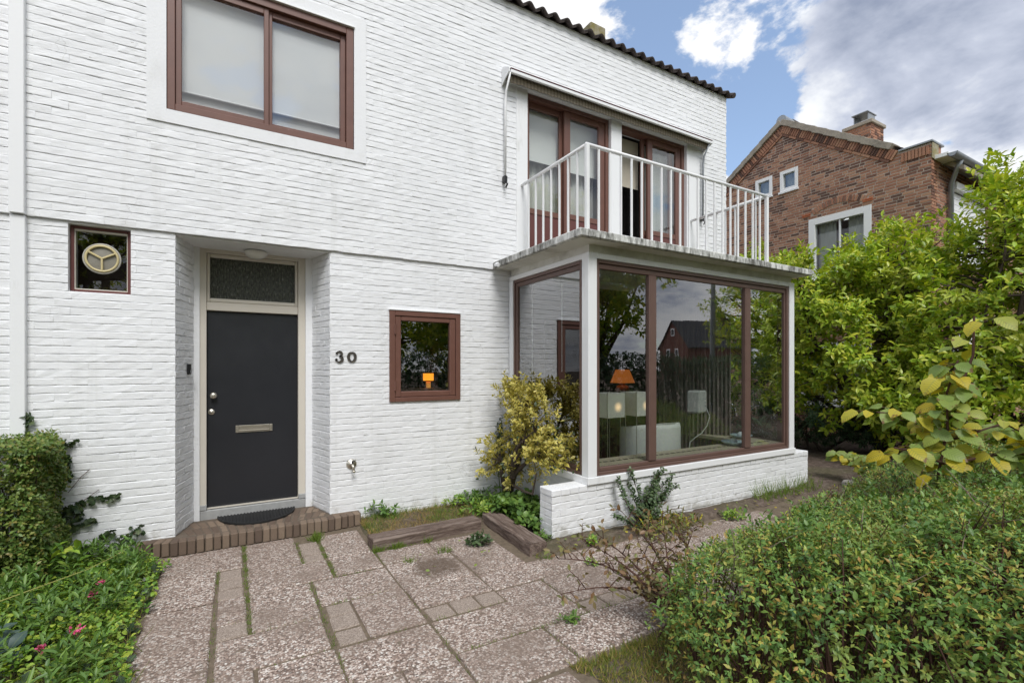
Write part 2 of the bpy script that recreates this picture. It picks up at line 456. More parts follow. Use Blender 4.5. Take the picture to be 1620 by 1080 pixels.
L_MAG = leaf_mat('magnolia leaf', [(0.164, 0.274, 0.022), (0.267, 0.404, 0.030), (0.385, 0.519, 0.042), (0.504, 0.577, 0.055), (0.620, 0.605, 0.070)], 0.25, 0.36, None, 0.18, patch=(0.42, 0.46, 0.09), pscale=1.6)
L_RHO = leaf_mat('rhododendron leaf', [(0.046, 0.098, 0.046), (0.073, 0.140, 0.066), (0.114, 0.186, 0.094)], 0.15, 0.42)
L_BUSH = leaf_mat('spiraea leaf', [(0.088, 0.188, 0.046), (0.122, 0.244, 0.058), (0.166, 0.301, 0.067), (0.244, 0.374, 0.079), (0.437, 0.489, 0.091), (0.471, 0.244, 0.072)], 0.22, 0.45, None, 0.20, patch=(0.26, 0.33, 0.075), pscale=3.2, dark=(0.06, 0.15, 0.07))
L_HEDGE = leaf_mat('hedge leaf', [(0.078, 0.150, 0.030), (0.111, 0.194, 0.040), (0.156, 0.237, 0.050), (0.247, 0.312, 0.065), (0.260, 0.200, 0.060)], 0.22, 0.42, patch=(0.17, 0.22, 0.05), pscale=5.0)
L_HAZ = leaf_mat('hazel leaf', [(0.20, 0.30, 0.075), (0.24, 0.34, 0.08), (0.30, 0.37, 0.08), (0.40, 0.42, 0.07), (0.56, 0.45, 0.03), (0.54, 0.40, 0.03)], 0.36, 0.5, None, 0.1, blotch=(0.16, 0.065, 0.025))
L_BRZ = leaf_mat('bronze leaf', [(0.119, 0.128, 0.045), (0.187, 0.143, 0.061), (0.255, 0.128, 0.072), (0.170, 0.195, 0.048)], 0.22, 0.45)
L_VAR = leaf_mat('variegated leaf', [(0.100, 0.153, 0.029), (0.180, 0.241, 0.046), (0.360, 0.354, 0.065)], 0.22, 0.35, (0.68, 0.56, 0.15), 0.12)
L_DARK = leaf_mat('dark ivy leaf', [(0.028, 0.049, 0.026), (0.045, 0.078, 0.036), (0.084, 0.111, 0.046)], 0.12, 0.36)
L_COT = leaf_mat('small round leaf', [(0.050, 0.086, 0.039), (0.077, 0.124, 0.052), (0.119, 0.163, 0.072)], 0.15, 0.4)
L_GRD = leaf_mat('ground cover leaf', [(0.070, 0.153, 0.025), (0.121, 0.250, 0.035), (0.193, 0.354, 0.045), (0.314, 0.469, 0.056), (0.465, 0.519, 0.070)], 0.22, 0.42, patch=(0.26, 0.33, 0.06), pscale=4.0)
L_LUSH = leaf_mat('fresh green leaf', [(0.072, 0.152, 0.033), (0.120, 0.225, 0.045), (0.192, 0.304, 0.060)], 0.22, 0.42)
L_GRASS = leaf_mat('grass blade', [(0.120, 0.188, 0.031), (0.192, 0.247, 0.042), (0.304, 0.285, 0.077), (0.480, 0.375, 0.140)], 0.4, 0.5)
L_GGRASS = leaf_mat('green grass blade', [(0.098, 0.175, 0.028), (0.165, 0.259, 0.039), (0.255, 0.308, 0.063)], 0.4, 0.5)
L_DRY = leaf_mat('dry grass blade', [(0.210, 0.195, 0.056), (0.360, 0.262, 0.098), (0.510, 0.360, 0.154), (0.300, 0.165, 0.070)], 0.25, 0.7)
L_TREE = leaf_mat('street tree leaf', [(0.135, 0.267, 0.031), (0.287, 0.433, 0.046), (0.541, 0.601, 0.070), (0.620, 0.567, 0.070)], 0.5, 0.45)
L_HOSTA = leaf_mat('blue green leaf', [(0.045, 0.085, 0.070), (0.07, 0.115, 0.095)], 0.15, 0.5)

# ------------------------------------------------------------------ objects
WLOC = {}


def put(o, parent=None, loc=(0, 0, 0)):
    COL.objects.link(o)
    loc = Vector(loc)
    WLOC[o.name] = loc
    if parent is not None:
        o.parent = parent
        o.location = loc - WLOC[parent.name]
    else:
        o.location = loc
    return o


def tag(o, label=None, cat=None, group=None, kind=None):
    for kk, vv in (('label', label), ('category', cat), ('group', group), ('kind', kind)):
        if vv:
            o[kk] = vv
    return o


def thing(name, label, cat, loc=(0, 0, 0), group=None):
    return tag(put(bpy.data.objects.new(name, None), None, loc), label, cat, group)


def obj(name, mesh, parent=None, loc=(0, 0, 0), label=None):
    o = put(bpy.data.objects.new(name, mesh), parent, loc)
    if label:
        o['label'] = label
    return o


def placed(name, mesh, parent, M):
    """a piece with its own place, turn and size given by the matrix M (parents carry no rotation)"""
    o = bpy.data.objects.new(name, mesh)
    COL.objects.link(o)
    o.parent = parent
    WLOC[o.name] = M.to_translation()
    o.matrix_basis = Matrix.Translation(-WLOC[parent.name]) @ M if parent is not None else M
    return o


class MB:
    def __init__(s):
        s.v, s.f = [], []

    def add(s, vs, fs):
        b = len(s.v)
        s.v += [tuple(v) for v in vs]
        s.f += [tuple(b + i for i in f) for f in fs]
        return s

    def quad(s, a, b, c, d):
        return s.add([a, b, c, d], [(0, 1, 2, 3)])

    def box(s, x0, x1, y0, y1, z0, z1):
        vs = [(x, y, z) for z in (z0, z1) for y in (y0, y1) for x in (x0, x1)]
        return s.add(vs, [(0, 2, 3, 1), (4, 5, 7, 6), (0, 1, 5, 4), (2, 6, 7, 3), (0, 4, 6, 2), (1, 3, 7, 5)])

    def cbox(s, x0, x1, y0, y1, z0, z1, c=0.006, M=None, jit=0.0):
        """box with chamfered edges"""
        lo, hi = (x0, y0, z0), (x1, y1, z1)
        idx, vs = {}, []
        for i in range(8):
            sg = [(i >> a) & 1 for a in range(3)]
            for a in range(3):                   # vertex lying on the face of axis a
                p = []
                for b in range(3):
                    e = hi[b] if sg[b] else lo[b]
                    p.append(e if b == a else e + (-c if sg[b] else c))
                if jit:
                    p = [q + rnd.uniform(-jit, jit) for q in p]
                idx[(i, a)] = len(vs)
                vs.append(Vector(p))
        fs = []
        for a in range(3):
            b, d = (a + 1) % 3, (a + 2) % 3
            for e in (0, 1):
                q = [(e << a) | (p << b) | (r << d) for p, r in ((0, 0), (1, 0), (1, 1), (0, 1))]
                f = [idx[(i, a)] for i in q]
                fs.append(f if e else f[::-1])
        for a in range(3):                       # edges along axis a
            b, d = (a + 1) % 3, (a + 2) % 3
            for p in (0, 1):
                for r in (0, 1):
                    i0 = (p << b) | (r << d)
                    i1 = i0 | (1 << a)
                    f = [idx[(i0, b)], idx[(i1, b)], idx[(i1, d)], idx[(i0, d)]]
                    fs.append(f if p == r else f[::-1])
        for i in range(8):
            f = [idx[(i, 0)], idx[(i, 1)], idx[(i, 2)]]
            fs.append(f if bin(i).count('1') % 2 == 1 else f[::-1])
        if M is not None:
            vs = [M @ v for v in vs]
        return s.add(vs, fs)

    def tube(s, pts, rad, n=6, cap=True):
        pts = [Vector(p) for p in pts]
        rads = list(rad) if hasattr(rad, '__len__') else [rad] * len(pts)
        b = len(s.v)
        up = None
        for i, p in enumerate(pts):
            d = (pts[min(i + 1, len(pts) - 1)] - pts[max(i - 1, 0)])
            d = d.normalized() if d.length > 1e-9 else Vector((0, 0, 1))
            if up is None:
                up = d.cross(Vector((0.31, 0.87, 0.12)))
                if up.length < 0.1:
                    up = d.cross(Vector((1, 0, 0)))
            a = (up - d * up.dot(d)).normalized()
            up = a
            c = d.cross(a)
            for k in range(n):
                t = 2 * math.pi * k / n
                s.v.append(tuple(p + (a * math.cos(t) + c * math.sin(t)) * rads[i]))
        for i in range(len(pts) - 1):
            for k in range(n):
                k2 = (k + 1) % n
                s.f.append((b + i * n + k, b + i * n + k2, b + (i + 1) * n + k2, b + (i + 1) * n + k))
        if cap:
            s.f.append(tuple(b + k for k in range(n))[::-1])
            s.f.append(tuple(b + (len(pts) - 1) * n + k for k in range(n)))
        return s

    def lathe(s, prof, n=24, M=None, cap=True):
        """profile of (radius, height) turned about z"""
        b = len(s.v)
        for r, h in prof:
            for k in range(n):
                t = 2 * math.pi * k / n
                v = Vector((r * math.cos(t), r * math.sin(t), h))
                s.v.append(tuple(M @ v if M is not None else v))
        for i in range(len(prof) - 1):
            for k in range(n):
                k2 = (k + 1) % n
                s.f.append((b + i * n + k, b + i * n + k2, b + (i + 1) * n + k2, b + (i + 1) * n + k))
        if cap:
            s.f.append(tuple(b + k for k in range(n))[::-1])
            s.f.append(tuple(b + (len(prof) - 1) * n + k for k in range(n)))
        return s

    def prism(s, poly, fn, a, b2):
        """polygon (u,v) extruded from depth a to b2 through fn(u,v,depth)"""
        n = len(poly)
        vs = [fn(u, v, a) for u, v in poly] + [fn(u, v, b2) for u, v in poly]
        fs = [tuple(range(n)), tuple(range(2 * n - 1, n - 1, -1))]
        fs += [(i, n + i, n + (i + 1) % n, (i + 1) % n) for i in range(n)]
        return s.add(vs, fs)

    def mesh(s, name, mat, smooth=False, off=(0, 0, 0), fix=False):
        me = bpy.data.meshes.new(name)
        ox, oy, oz = off
        me.from_pydata([(x - ox, y - oy, z - oz) for x, y, z in s.v], [], s.f)
        me.materials.append(mat)
        if smooth:
            me.shade_smooth()
        if fix:
            import bmesh
            bm = bmesh.new()
            bm.from_mesh(me)
            bmesh.ops.recalc_face_normals(bm, faces=bm.faces)
            bm.to_mesh(me)
            bm.free()
        me.update()
        return me

    def make(s, name, mat, parent=None, smooth=False, label=None, loc=None, fix=False):
        """link as one object; loc gives its origin in the world"""
        loc = loc if loc is not None else (WLOC[parent.name] if parent is not None else (0, 0, 0))
        return obj(name, s.mesh(name, mat, smooth, loc, fix), parent, loc, label)


def struct(name, mb, mat, loc=(0, 0, 0)):
    return tag(mb.make(name, mat, None, loc=loc), kind='structure')


class Wall:
    """a vertical plane: u runs along it, v is height, n points out of it"""
    def __init__(s, ox, oy, ang):
        s.o, s.a = (ox, oy), ang
        s.c, s.s = math.cos(ang), math.sin(ang)

    def P(s, u, v, n=0.0):
        return (s.o[0] + u * s.c + n * s.s, s.o[1] + u * s.s - n * s.c, v)

    def M(s, u, v, n=0.0):
        return Matrix.Translation(s.P(u, v, n)) @ Matrix.Rotation(s.a, 4, 'Z')


def holed(mb, wall, u0, u1, v0, v1, holes, nf, nb):
    """solid wall with rectangular holes (faces only where wall meets air)"""
    us = sorted({u0, u1, *[x for h in holes for x in h[:2] if u0 < x < u1]})
    vs = sorted({v0, v1, *[x for h in holes for x in h[2:] if v0 < x < v1]})

    def solid(i, j):
        if not (0 <= i < len(us) - 1 and 0 <= j < len(vs) - 1):
            return False
        cu, cv = (us[i] + us[i + 1]) / 2, (vs[j] + vs[j + 1]) / 2
        return not any(h[0] < cu < h[1] and h[2] < cv < h[3] for h in holes)
    P = wall.P
    for i in range(len(us) - 1):
        for j in range(len(vs) - 1):
            if not solid(i, j):
                continue
            a, b, c, d = us[i], us[i + 1], vs[j], vs[j + 1]
            mb.quad(P(a, c, nf), P(b, c, nf), P(b, d, nf), P(a, d, nf))
            mb.quad(P(b, c, nb), P(a, c, nb), P(a, d, nb), P(b, d, nb))
            if not solid(i - 1, j):
                mb.quad(P(a, c, nb), P(a, c, nf), P(a, d, nf), P(a, d, nb))
            if not solid(i + 1, j):
                mb.quad(P(b, c, nf), P(b, c, nb), P(b, d, nb), P(b, d, nf))
            if not solid(i, j - 1):
                mb.quad(P(a, c, nb), P(b, c, nb), P(b, c, nf), P(a, c, nf))
            if not solid(i, j + 1):
                mb.quad(P(a, d, nf), P(b, d, nf), P(b, d, nb), P(a, d, nb))
    return mb


def cut_rect(r, h):
    """rectangle r minus rectangle h"""
    u0, u1, v0, v1 = r
    a, b, c, d = h
    if a >= u1 or b <= u0 or c >= v1 or d <= v0:
        return [r]
    o = []
    if u0 < a:
        o.append((u0, a, v0, v1))
    if b < u1:
        o.append((b, u1, v0, v1))
    uu0, uu1 = max(u0, a), min(u1, b)
    if v0 < c:
        o.append((uu0, uu1, v0, c))
    if d < v1:
        o.append((uu0, uu1, d, v1))
    return o


def courses(u0, u1, v0, v1, holes, L, H, gu, gv, keep=None, pattern='stretcher'):
    res, j, v = [], 0, v0
    while v < v1 - 0.012:
        vt = min(v + H - gv, v1)
        if pattern == 'stretcher':
            u, seq = u0 - L * (0.5 if j % 2 else 0.0) - rnd.uniform(0, 0.02), None
        else:                                     # wild bond of stretchers and headers
            u, seq = u0 - rnd.uniform(0, L), True
        while u < u1:
            l = L if seq is None or rnd.random() < 0.68 else L * 0.5
            a, b = max(u, u0), min(u + l - gu, u1)
            u += l
            if b - a < 0.02:
                continue
            rs = [(a, b, v, vt)]
            for h in holes:
                rs = [q for r in rs for q in cut_rect(r, h)]
            for q in rs:
                if q[1] - q[0] > 0.018 and q[3] - q[2] > 0.014 and (keep is None or keep(q)):
                    res.append(q)
        v += H
        j += 1
    return res


def brick_verts(L, H, d, c, jit, ends):
    painted = jit > 0.003
    d0 = d * rnd.choice((0.05, 0.35, 0.7, 1.0)) if painted else d
    """painted or bare brick face, u from 0 to L, v from 0 to H, front at n = 0; returns (u,v,n) rows and faces"""
    us = [0.0, L * 0.33, L * 0.67, L]
    prof = [(0.0, -d0), (c, 0.0), (H - c, 0.0), (H, -d)]
    vs = []
    for i, u in enumerate(us):
        for k, (v, n) in enumerate(prof):
            jv = rnd.uniform(-jit, jit) if k in (1, 2) else rnd.uniform(-jit, jit) * 0.6
            jn = rnd.uniform(-jit, jit) * 0.5 if k in (1, 2) else (d0 * rnd.uniform(-0.35, 0.8) if painted else 0.0)
            nn = n + jn
            uu = u
            if ends and i in (0, 3) and k in (1, 2):
                uu = u + (ends if i == 0 else -ends)
            vs.append((uu, v + jv, nn))
    fs = []
    for i in range(3):
        for k in range(3):
            a = i * 4 + k
            fs.append((a, a + 4, a + 5, a + 1))
    fs.append((0, 1, 2, 3))
    fs.append((15, 14, 13, 12))
    return vs, fs


def in_view(P):
    d = np.asarray(P, float) - np.array(CAM_LOC)
    z = d @ FW
    zz = np.maximum(z, 1e-3)
    x = 810 + 760 * (d @ RT) / zz
    y = 581 - 760 * d[..., 2] / zz
    return (z > 0.2) & (x > -10) & (x < 1630) & (y > -10) & (y < 1090), z, x, y


def lay_bricks(wall, rects, parent, mat, nparts, d=0.0036, c=0.007, jit=0.0036, ends=0.0, off=0.0, rough=0.0018, L=0.22, H=0.066, gu=0.0, gv=0.003, hidden=None):
    """bricks on a wall: those that show largest are objects of their own, the rest one mesh"""
    full = []
    for i, q in enumerate(rects):
        if abs(q[1] - q[0] - (L - gu)) < 1e-4 and abs(q[3] - q[2] - (H - gv)) < 1e-4:
            ok, z, x, y = in_view(wall.P((q[0] + q[1]) / 2, (q[2] + q[3]) / 2))
            if ok and not (hidden and hidden(float(x), float(y))):
                full.append((float(z), i))
    full.sort()
    own = {i for _, i in full[:nparts]}
    variants = []
    if own:
        for _ in range(10):
            vs, fs = brick_verts(L - gu, H - gv, d, c, jit, ends)
            me = MB().add([(u, -n, v) for u, v, n in vs], fs).mesh('brick', mat)
            variants.append(me)
    mb = MB()
    for i, q in enumerate(rects):
        n = off + rnd.uniform(-rough, rough)
        if i in own:
            placed('brick', rnd.choice(variants), parent, wall.M(q[0], q[2], n))
        else:
            vs, fs = brick_verts(q[1] - q[0], q[3] - q[2], d, min(c, (q[3] - q[2]) * 0.3), jit, min(ends, (q[1] - q[0]) * 0.2))
            mb.add([wall.P(q[0] + u, q[2] + v, n + m_) for u, v, m_ in vs], fs)
    if mb.v:
        tag(mb.make('brickwork', mat, parent), kind='stuff')


def frame_ring(mb, wall, u0, u1, v0, v1, w, nf, nb, c=0.004):
    """four mitre-less bars of a frame, chamfered; w = (left, right, bottom, top)"""
    if not hasattr(w, '__len__'):
        w = (w,) * 4

    def bar(a, b, cc, dd):
        M = wall.M(0, 0, 0)
        mb.cbox(a, b, -nf, -nb, cc, dd, c, M)
    bar(u0, u0 + w[0], v0, v1)
    bar(u1 - w[1], u1, v0, v1)
    bar(u0 + w[0], u1 - w[1], v0, v0 + w[2])
    bar(u0 + w[0], u1 - w[1], v1 - w[3], v1)
    return mb


def wbox(mb, wall, u0, u1, v0, v1, nf, nb, c=0.004):
    return mb.cbox(u0, u1, -nf, -nb, v0, v1, c, wall.M(0, 0, 0))


# ------------------------------------------------------------------ leaves
LEAF_T = {   # (t along, s across, lift) and faces
    'oval': ([(0, 0, 0), (.32, -.42, .07), (.32, .42, .07), (.70, -.40, .05), (.70, .40, .05), (1, 0, -.10), (.32, 0, 0), (.70, 0, -.03)],
             [(0, 1, 6), (0, 6, 2), (1, 3, 7, 6), (6, 7, 4, 2), (3, 5, 7), (7, 5, 4)]),
    'simple': ([(0, 0, 0), (.48, -.5, .08), (.48, .5, .08), (1, 0, -.08), (.5, 0, 0)], [(0, 1, 4), (0, 4, 2), (1, 3, 4), (4, 3, 2)]),
    'quad': ([(0, 0, 0), (.5, -.5, .05), (1, 0, -.06), (.5, .5, .05)], [(0, 1, 2, 3)]),
    'blade': ([(0, -.5, 0), (0, .5, 0), (.55, -.38, .0), (.55, .38, .0), (1, 0, -.12)], [(0, 1, 3, 2), (2, 3, 4)]),
    'round': ([(0, 0, 0), (.10, -.30, .08), (.14, .34, .03), (.43, -.50, .02), (.47, .47, .13), (.80, -.34, -.10), (.76, .38, .03), (1.04, .03, -.26), (.12, 0, 0), (.45, 0, -.02), (.78, 0, -.09)],
              [(0, 1, 8), (0, 8, 2), (1, 3, 9, 8), (8, 9, 4, 2), (3, 5, 10, 9), (9, 10, 6, 4), (5, 7, 10), (10, 7, 6)]),
    'ivy': ([(0, 0, 0), (.10, -.45, .03), (.10, .45, .03), (.45, -.30, .03), (.45, .30, .03), (.50, -.55, .0), (.50, .55, .0), (1, 0, -.10), (.4, 0, 0)],
            [(0, 1, 8), (0, 8, 2), (1, 3, 8), (8, 4, 2), (3, 5, 7), (6, 4, 7), (3, 7, 8), (8, 7, 4)]),
}


def unit(a):
    return a / np.maximum(np.linalg.norm(a, axis=-1, keepdims=True), 1e-9)


def leaf_mesh(name, mat, P, D, N, L, W, shape):
    T, F = LEAF_T[shape]
    T = np.array(T)
    n, k = len(P), len(T)
    D = unit(D)
    B = unit(np.cross(N, D))
    N = np.cross(D, B)
    L = np.broadcast_to(L, (n,))[:, None, None]
    W = np.broadcast_to(W, (n,))[:, None, None]
    V = P[:, None, :] + D[:, None, :] * T[None, :, 0:1] * L + B[:, None, :] * T[None, :, 1:2] * W + N[:, None, :] * T[None, :, 2:3] * L
    lens = np.array([len(f) for f in F])
    flat = np.concatenate([np.array(f) for f in F])
    loops = (flat[None, :] + (np.arange(n) * k)[:, None]).ravel()
    starts = np.concatenate([[0], np.cumsum(np.tile(lens, n))[:-1]])
    me = bpy.data.meshes.new(name)
    me.vertices.add(n * k)
    me.vertices.foreach_set('co', V.reshape(-1).astype(np.float32))
    me.loops.add(len(loops))
    me.loops.foreach_set('vertex_index', loops.astype(np.int32))
    me.polygons.add(n * len(F))
    me.polygons.foreach_set('loop_start', starts.astype(np.int32))
    uvl = me.uv_layers.new(name='UVMap')
    uv = np.stack([T[flat, 0], T[flat, 1] + 0.5], 1)
    uvl.data.foreach_set('uv', np.tile(uv, (n, 1)).reshape(-1).astype(np.float32))
    me.materials.append(mat)
    me.update(calc_edges=True)
    me.validate()
    return me


_UNIT = {}


def unit_leaf(mat, shape, ratio):
    key = (mat.name, shape, round(ratio, 2))
    if key not in _UNIT:
        _UNIT[key] = leaf_mesh('leaf', mat, np.zeros((1, 3)), np.array([[1., 0, 0]]), np.array([[0, 0, 1.]]), 1.0, ratio, shape)
    return _UNIT[key]


def foliage(parent, mat, P, D, N, L, W, shape, nparts=0, name='foliage', score=None):
    """leaves of a plant: the nparts that show largest as objects of their own, the rest one mesh"""
    n = len(P)
    L = np.broadcast_to(L, (n,)).astype(float)
    W = np.broadcast_to(W, (n,)).astype(float)
    own = np.zeros(n, bool)
    if nparts:
        ok, z, x, y = in_view(P)
        s = L / np.maximum(z, 0.1)
        if score is not None:
            s = s * score
        s = np.where(ok, s, -1)
        idx = np.argsort(-s)[:nparts]
        idx = idx[s[idx] > 0]
        own[idx] = True
        ratio = float(np.median(W / L))
        me = unit_leaf(mat, shape, ratio)
        Du = unit(D)
        Bu = unit(np.cross(N, Du))
        Nu = np.cross(Du, Bu)
        for i in idx:
            l = L[i]
            M = Matrix([[Du[i, r] * l, Bu[i, r] * l, Nu[i, r] * l, P[i, r]] for r in range(3)] + [[0, 0, 0, 1]])
            placed('leaf', me, parent, M)
    rest = ~own
    if rest.any():
        off = np.array(WLOC[parent.name]) if parent is not None else np.zeros(3)
        me = leaf_mesh(name, mat, P[rest] - off, D[rest], N[rest], L[rest], W[rest], shape)
        o = obj(name, me, parent, tuple(off))
        o['kind'] = 'stuff'
        return o


def rand_unit(n, r=rng):
    return unit(r.normal(size=(n, 3)))


def sprig_leaves(C, Dr, k, length, spread=(1.2, 0.7), droop=0.0, jitter=0.25, up=1.1):
    """k leaves round each of the twigs that start at C and run along Dr; returns P, D, N"""
    n = len(C)
    Dr = unit(Dr)
    ref = rand_unit(n)
    A = unit(np.cross(Dr, ref))
    B = np.cross(Dr, A)
    t = np.linspace(0.15, 1.0, k)[None, :] + rng.uniform(-.06, .06, (n, k))
    az = (np.arange(k) * 2.4)[None, :] + rng.uniform(0, 6.28, (n, 1)) + rng.uniform(-.4, .4, (n, k))
    sp = spread[0] + (spread[1] - spread[0]) * t + rng.normal(0, jitter, (n, k)) * 0.5
    per = A[:, None, :] * np.cos(az)[..., None] + B[:, None, :] * np.sin(az)[..., None]
    d0 = np.broadcast_to(Dr[:, None, :], per.shape)
    D = d0 * np.cos(sp)[..., None] + per * np.sin(sp)[..., None]
    N = d0 * np.sin(sp)[..., None] - per * np.cos(sp)[..., None]
    D = D + np.array([0, 0, -droop]) + rng.normal(0, jitter * 0.4, D.shape)
    N = N + np.array([0, 0, up]) + rng.normal(0, jitter, N.shape)
    ln = length if np.ndim(length) == 0 else np.asarray(length)[:, None]
    P = C[:, None, :] + d0 * (t * ln)[..., None]
    return P.reshape(-1, 3), unit(D.reshape(-1, 3)), unit(N.reshape(-1, 3))


def wob(X, Y, s=1.0, ph=0.0):
    """smooth uneven field in about -1..1"""
    return (np.sin(X * 2.1 * s + 1.3 + ph) * np.cos(Y * 2.7 * s - .4 + ph) + .6 * np.sin(X * 4.7 * s - Y * 3.1 * s + ph * 2) + .4 * np.sin(Y * 8.3 * s + X * 6.1 * s + ph)) / 2.0


def bend(a, b, sag=0.1, n=4, r=rnd):
    a, b = Vector(a), Vector(b)
    l = (b - a).length
    off = Vector((r.uniform(-1, 1), r.uniform(-1, 1), r.uniform(-.3, 1))) * l * sag
    return [a.lerp(b, i / n) + off * math.sin(math.pi * i / n) for i in range(n + 1)]

# ------------------------------------------------------------------ ground
g = MB()
g.quad((-160, -160, -.035), (160, -160, -.035), (160, 160, -.035), (-160, 160, -.035))
struct('ground', g, SOIL)

# ------------------------------------------------------------------ the white house
house = thing('white_house', 'white painted brick house with brown window frames, a glazed bay and a balcony', 'house', (3.0, 3.0, 0.0))
FAC = Wall(0, 0, 0)
UP = 0.024                                       # the upper storey stands this far proud
Z1 = 2.903
BAYX0, BAYX1, BAYY = 3.06, 6.657, -1.62

# lower wall, openings: vent window, porch, small window, way into the bay
holes_lo = [(-1.204, -0.785, 2.314, 2.885), (-0.462, 0.885, -0.2, 2.893), (1.535, 2.372, 1.295, 2.305), (3.13, 6.58, 0.16, 2.87)]
wm = MB()
holed(wm, FAC, -3.6, 7.41, -0.15, Z1, [(-0.462, 0.885, -0.16, Z1)] + holes_lo[:1] + holes_lo[2:], -0.007, -0.30)
wm.box(-0.50, 0.92, 0.010, 0.62, 2.889, 2.899)                                   # porch soffit
holes_up = [(-0.525, 1.128, 4.015, 5.325), (3.166, 6.70, 2.99, 5.41)]
holed(wm, FAC, -3.6, 7.41, Z1, 6.36, holes_up, UP - 0.007, -0.30)
# porch reveals
SPL, SPR = Wall(-0.462, 0.0, math.atan2(0.43, 0.118)), Wall(0.767, 0.43, math.atan2(-0.43, 0.118))
LSP = math.hypot(0.43, 0.118)
for sp_ in (SPL, SPR):
    holed(wm, sp_, 0, LSP, -0.15, 2.893, [], -0.007, -0.22)
wm.box(-0.60, -0.296, 0.432, 0.60, -0.1, 2.90)
wm.box(0.700, 1.0, 0.432, 0.60, -0.1, 2.90)
# shell: right flank, party wall, back, floors
wm.box(7.11, 7.41, 0.302, 8.0, -0.15, 6.36)
wm.box(-3.9, -3.602, -0.02, 8.0, -0.15, 6.36)
wm.box(-3.6, 7.11, 7.7, 8.0, -0.15, 6.36)
front = wm.make('front_wall', PB, house)
rects = courses(-3.6, 7.41, 0.0, Z1 - .003, holes_lo, 0.22, 0.0661, 0.0, 0.003)
rects = [q for q in rects if not (3.2 < q[0] and q[1] < 6.5)]
rects_up = courses(-3.6, 7.41, Z1 + .002, 6.355, [(-0.67, 1.255, 3.894, 5.452), (3.166, 6.70, 2.99, 5.41)], 0.22, 0.0661, 0.0, 0.003)


def hid_low(x, y):
    return x < 110 and y > 680 or 795 < x
lay_bricks(FAC, rects, front, PB, 170, hidden=hid_low)
lay_bricks(FAC, rects_up, front, PB, 130, off=UP, hidden=lambda x, y: x < 40)
for sp_ in (SPL, SPR):
    lay_bricks(sp_, courses(0.0, LSP, 0.12, 2.89, [], 0.22, 0.0661, 0.0, 0.003), front, PB, 0)

# render bands round the big window, flat strip at the party wall
b = MB()
for u0, u1, v0, v1 in ((-0.67, -0.525, 3.894, 5.452), (1.128, 1.255, 3.894, 5.452), (-0.525, 1.128, 3.894, 4.015), (-0.525, 1.128, 5.325, 5.452)):
    b.box(u0, u1, -UP - 0.012, -UP + 0.02, v0, v1)
b.make('render_surround', PLASTER, house)
for z0, z1_, y0 in ((-0.1, 2.897, -0.045), (2.906, 6.36, -0.07)):
    s_ = MB()
    s_.cbox(-1.546, -1.455, y0, y0 + 0.08, z0, z1_, 0.004)
    s_.make('party_wall_strip', WHITE, house)

# rooms behind the glass
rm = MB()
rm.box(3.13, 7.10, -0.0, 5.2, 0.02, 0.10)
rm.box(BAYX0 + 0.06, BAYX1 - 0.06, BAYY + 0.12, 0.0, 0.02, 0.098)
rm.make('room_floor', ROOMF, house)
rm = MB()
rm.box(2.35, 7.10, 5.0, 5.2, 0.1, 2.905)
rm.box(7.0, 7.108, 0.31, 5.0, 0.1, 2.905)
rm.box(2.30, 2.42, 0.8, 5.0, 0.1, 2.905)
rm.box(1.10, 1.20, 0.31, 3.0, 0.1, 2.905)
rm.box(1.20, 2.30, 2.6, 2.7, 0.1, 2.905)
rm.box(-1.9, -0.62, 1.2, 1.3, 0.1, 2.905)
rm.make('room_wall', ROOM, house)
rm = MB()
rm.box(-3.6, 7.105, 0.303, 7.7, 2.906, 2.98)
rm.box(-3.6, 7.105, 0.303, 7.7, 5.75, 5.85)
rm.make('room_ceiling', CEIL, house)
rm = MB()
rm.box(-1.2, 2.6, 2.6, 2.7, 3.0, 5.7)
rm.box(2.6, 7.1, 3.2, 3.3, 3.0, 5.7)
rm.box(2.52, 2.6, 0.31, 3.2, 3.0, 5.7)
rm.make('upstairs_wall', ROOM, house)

# roof: first courses of pantiles over the eaves, the slope behind
r_ = MB()
r_.add([(-3.9, -0.02, 6.375), (7.43, -0.02, 6.375), (7.43, 4.0, 8.15), (-3.9, 4.0, 8.15), (-3.9, 8.2, 6.375), (7.43, 8.2, 6.375)],
       [(0, 1, 2, 3), (3, 2, 5, 4), (0, 3, 4), (1, 5, 2), (0, 4, 5, 1)])
roof = r_.make('roof', TILE, house)
SL = math.atan2(1.775, 4.02)


def pantile():
    mb, nu, nv = MB(), 10, 2
    for face in (0, 1):
        for j in range(nv + 1):
            for i in range(nu + 1):
                u = i / nu
                h = 0.030 * math.sin(2 * math.pi * (u * 0.92 + 0.02)) - (0.018 if face else 0.0)
                mb.v.append((u * 0.215, j / nv * 0.36, h))
    n = (nu + 1) * (nv + 1)
    for j in range(nv):
        for i in range(nu):
            a = j * (nu + 1) + i
            mb.f.append((a, a + 1, a + nu + 2, a + nu + 1))
            mb.f.append((n + a + nu + 1, n + a + nu + 2, n + a + 1, n + a))
    for i in range(nu):
        mb.f.append((i + 1, i, n + i, n + i + 1))
    for j in range(nv):
        a = j * (nu + 1)
        mb.f.append((a + nu + 1, a, n + a, n + a + nu + 1)[::-1])
        a += nu
        mb.f.append((a, a + nu + 1, n + a + nu + 1, n + a)[::-1])
    return mb.mesh('roof_tile', TILE)


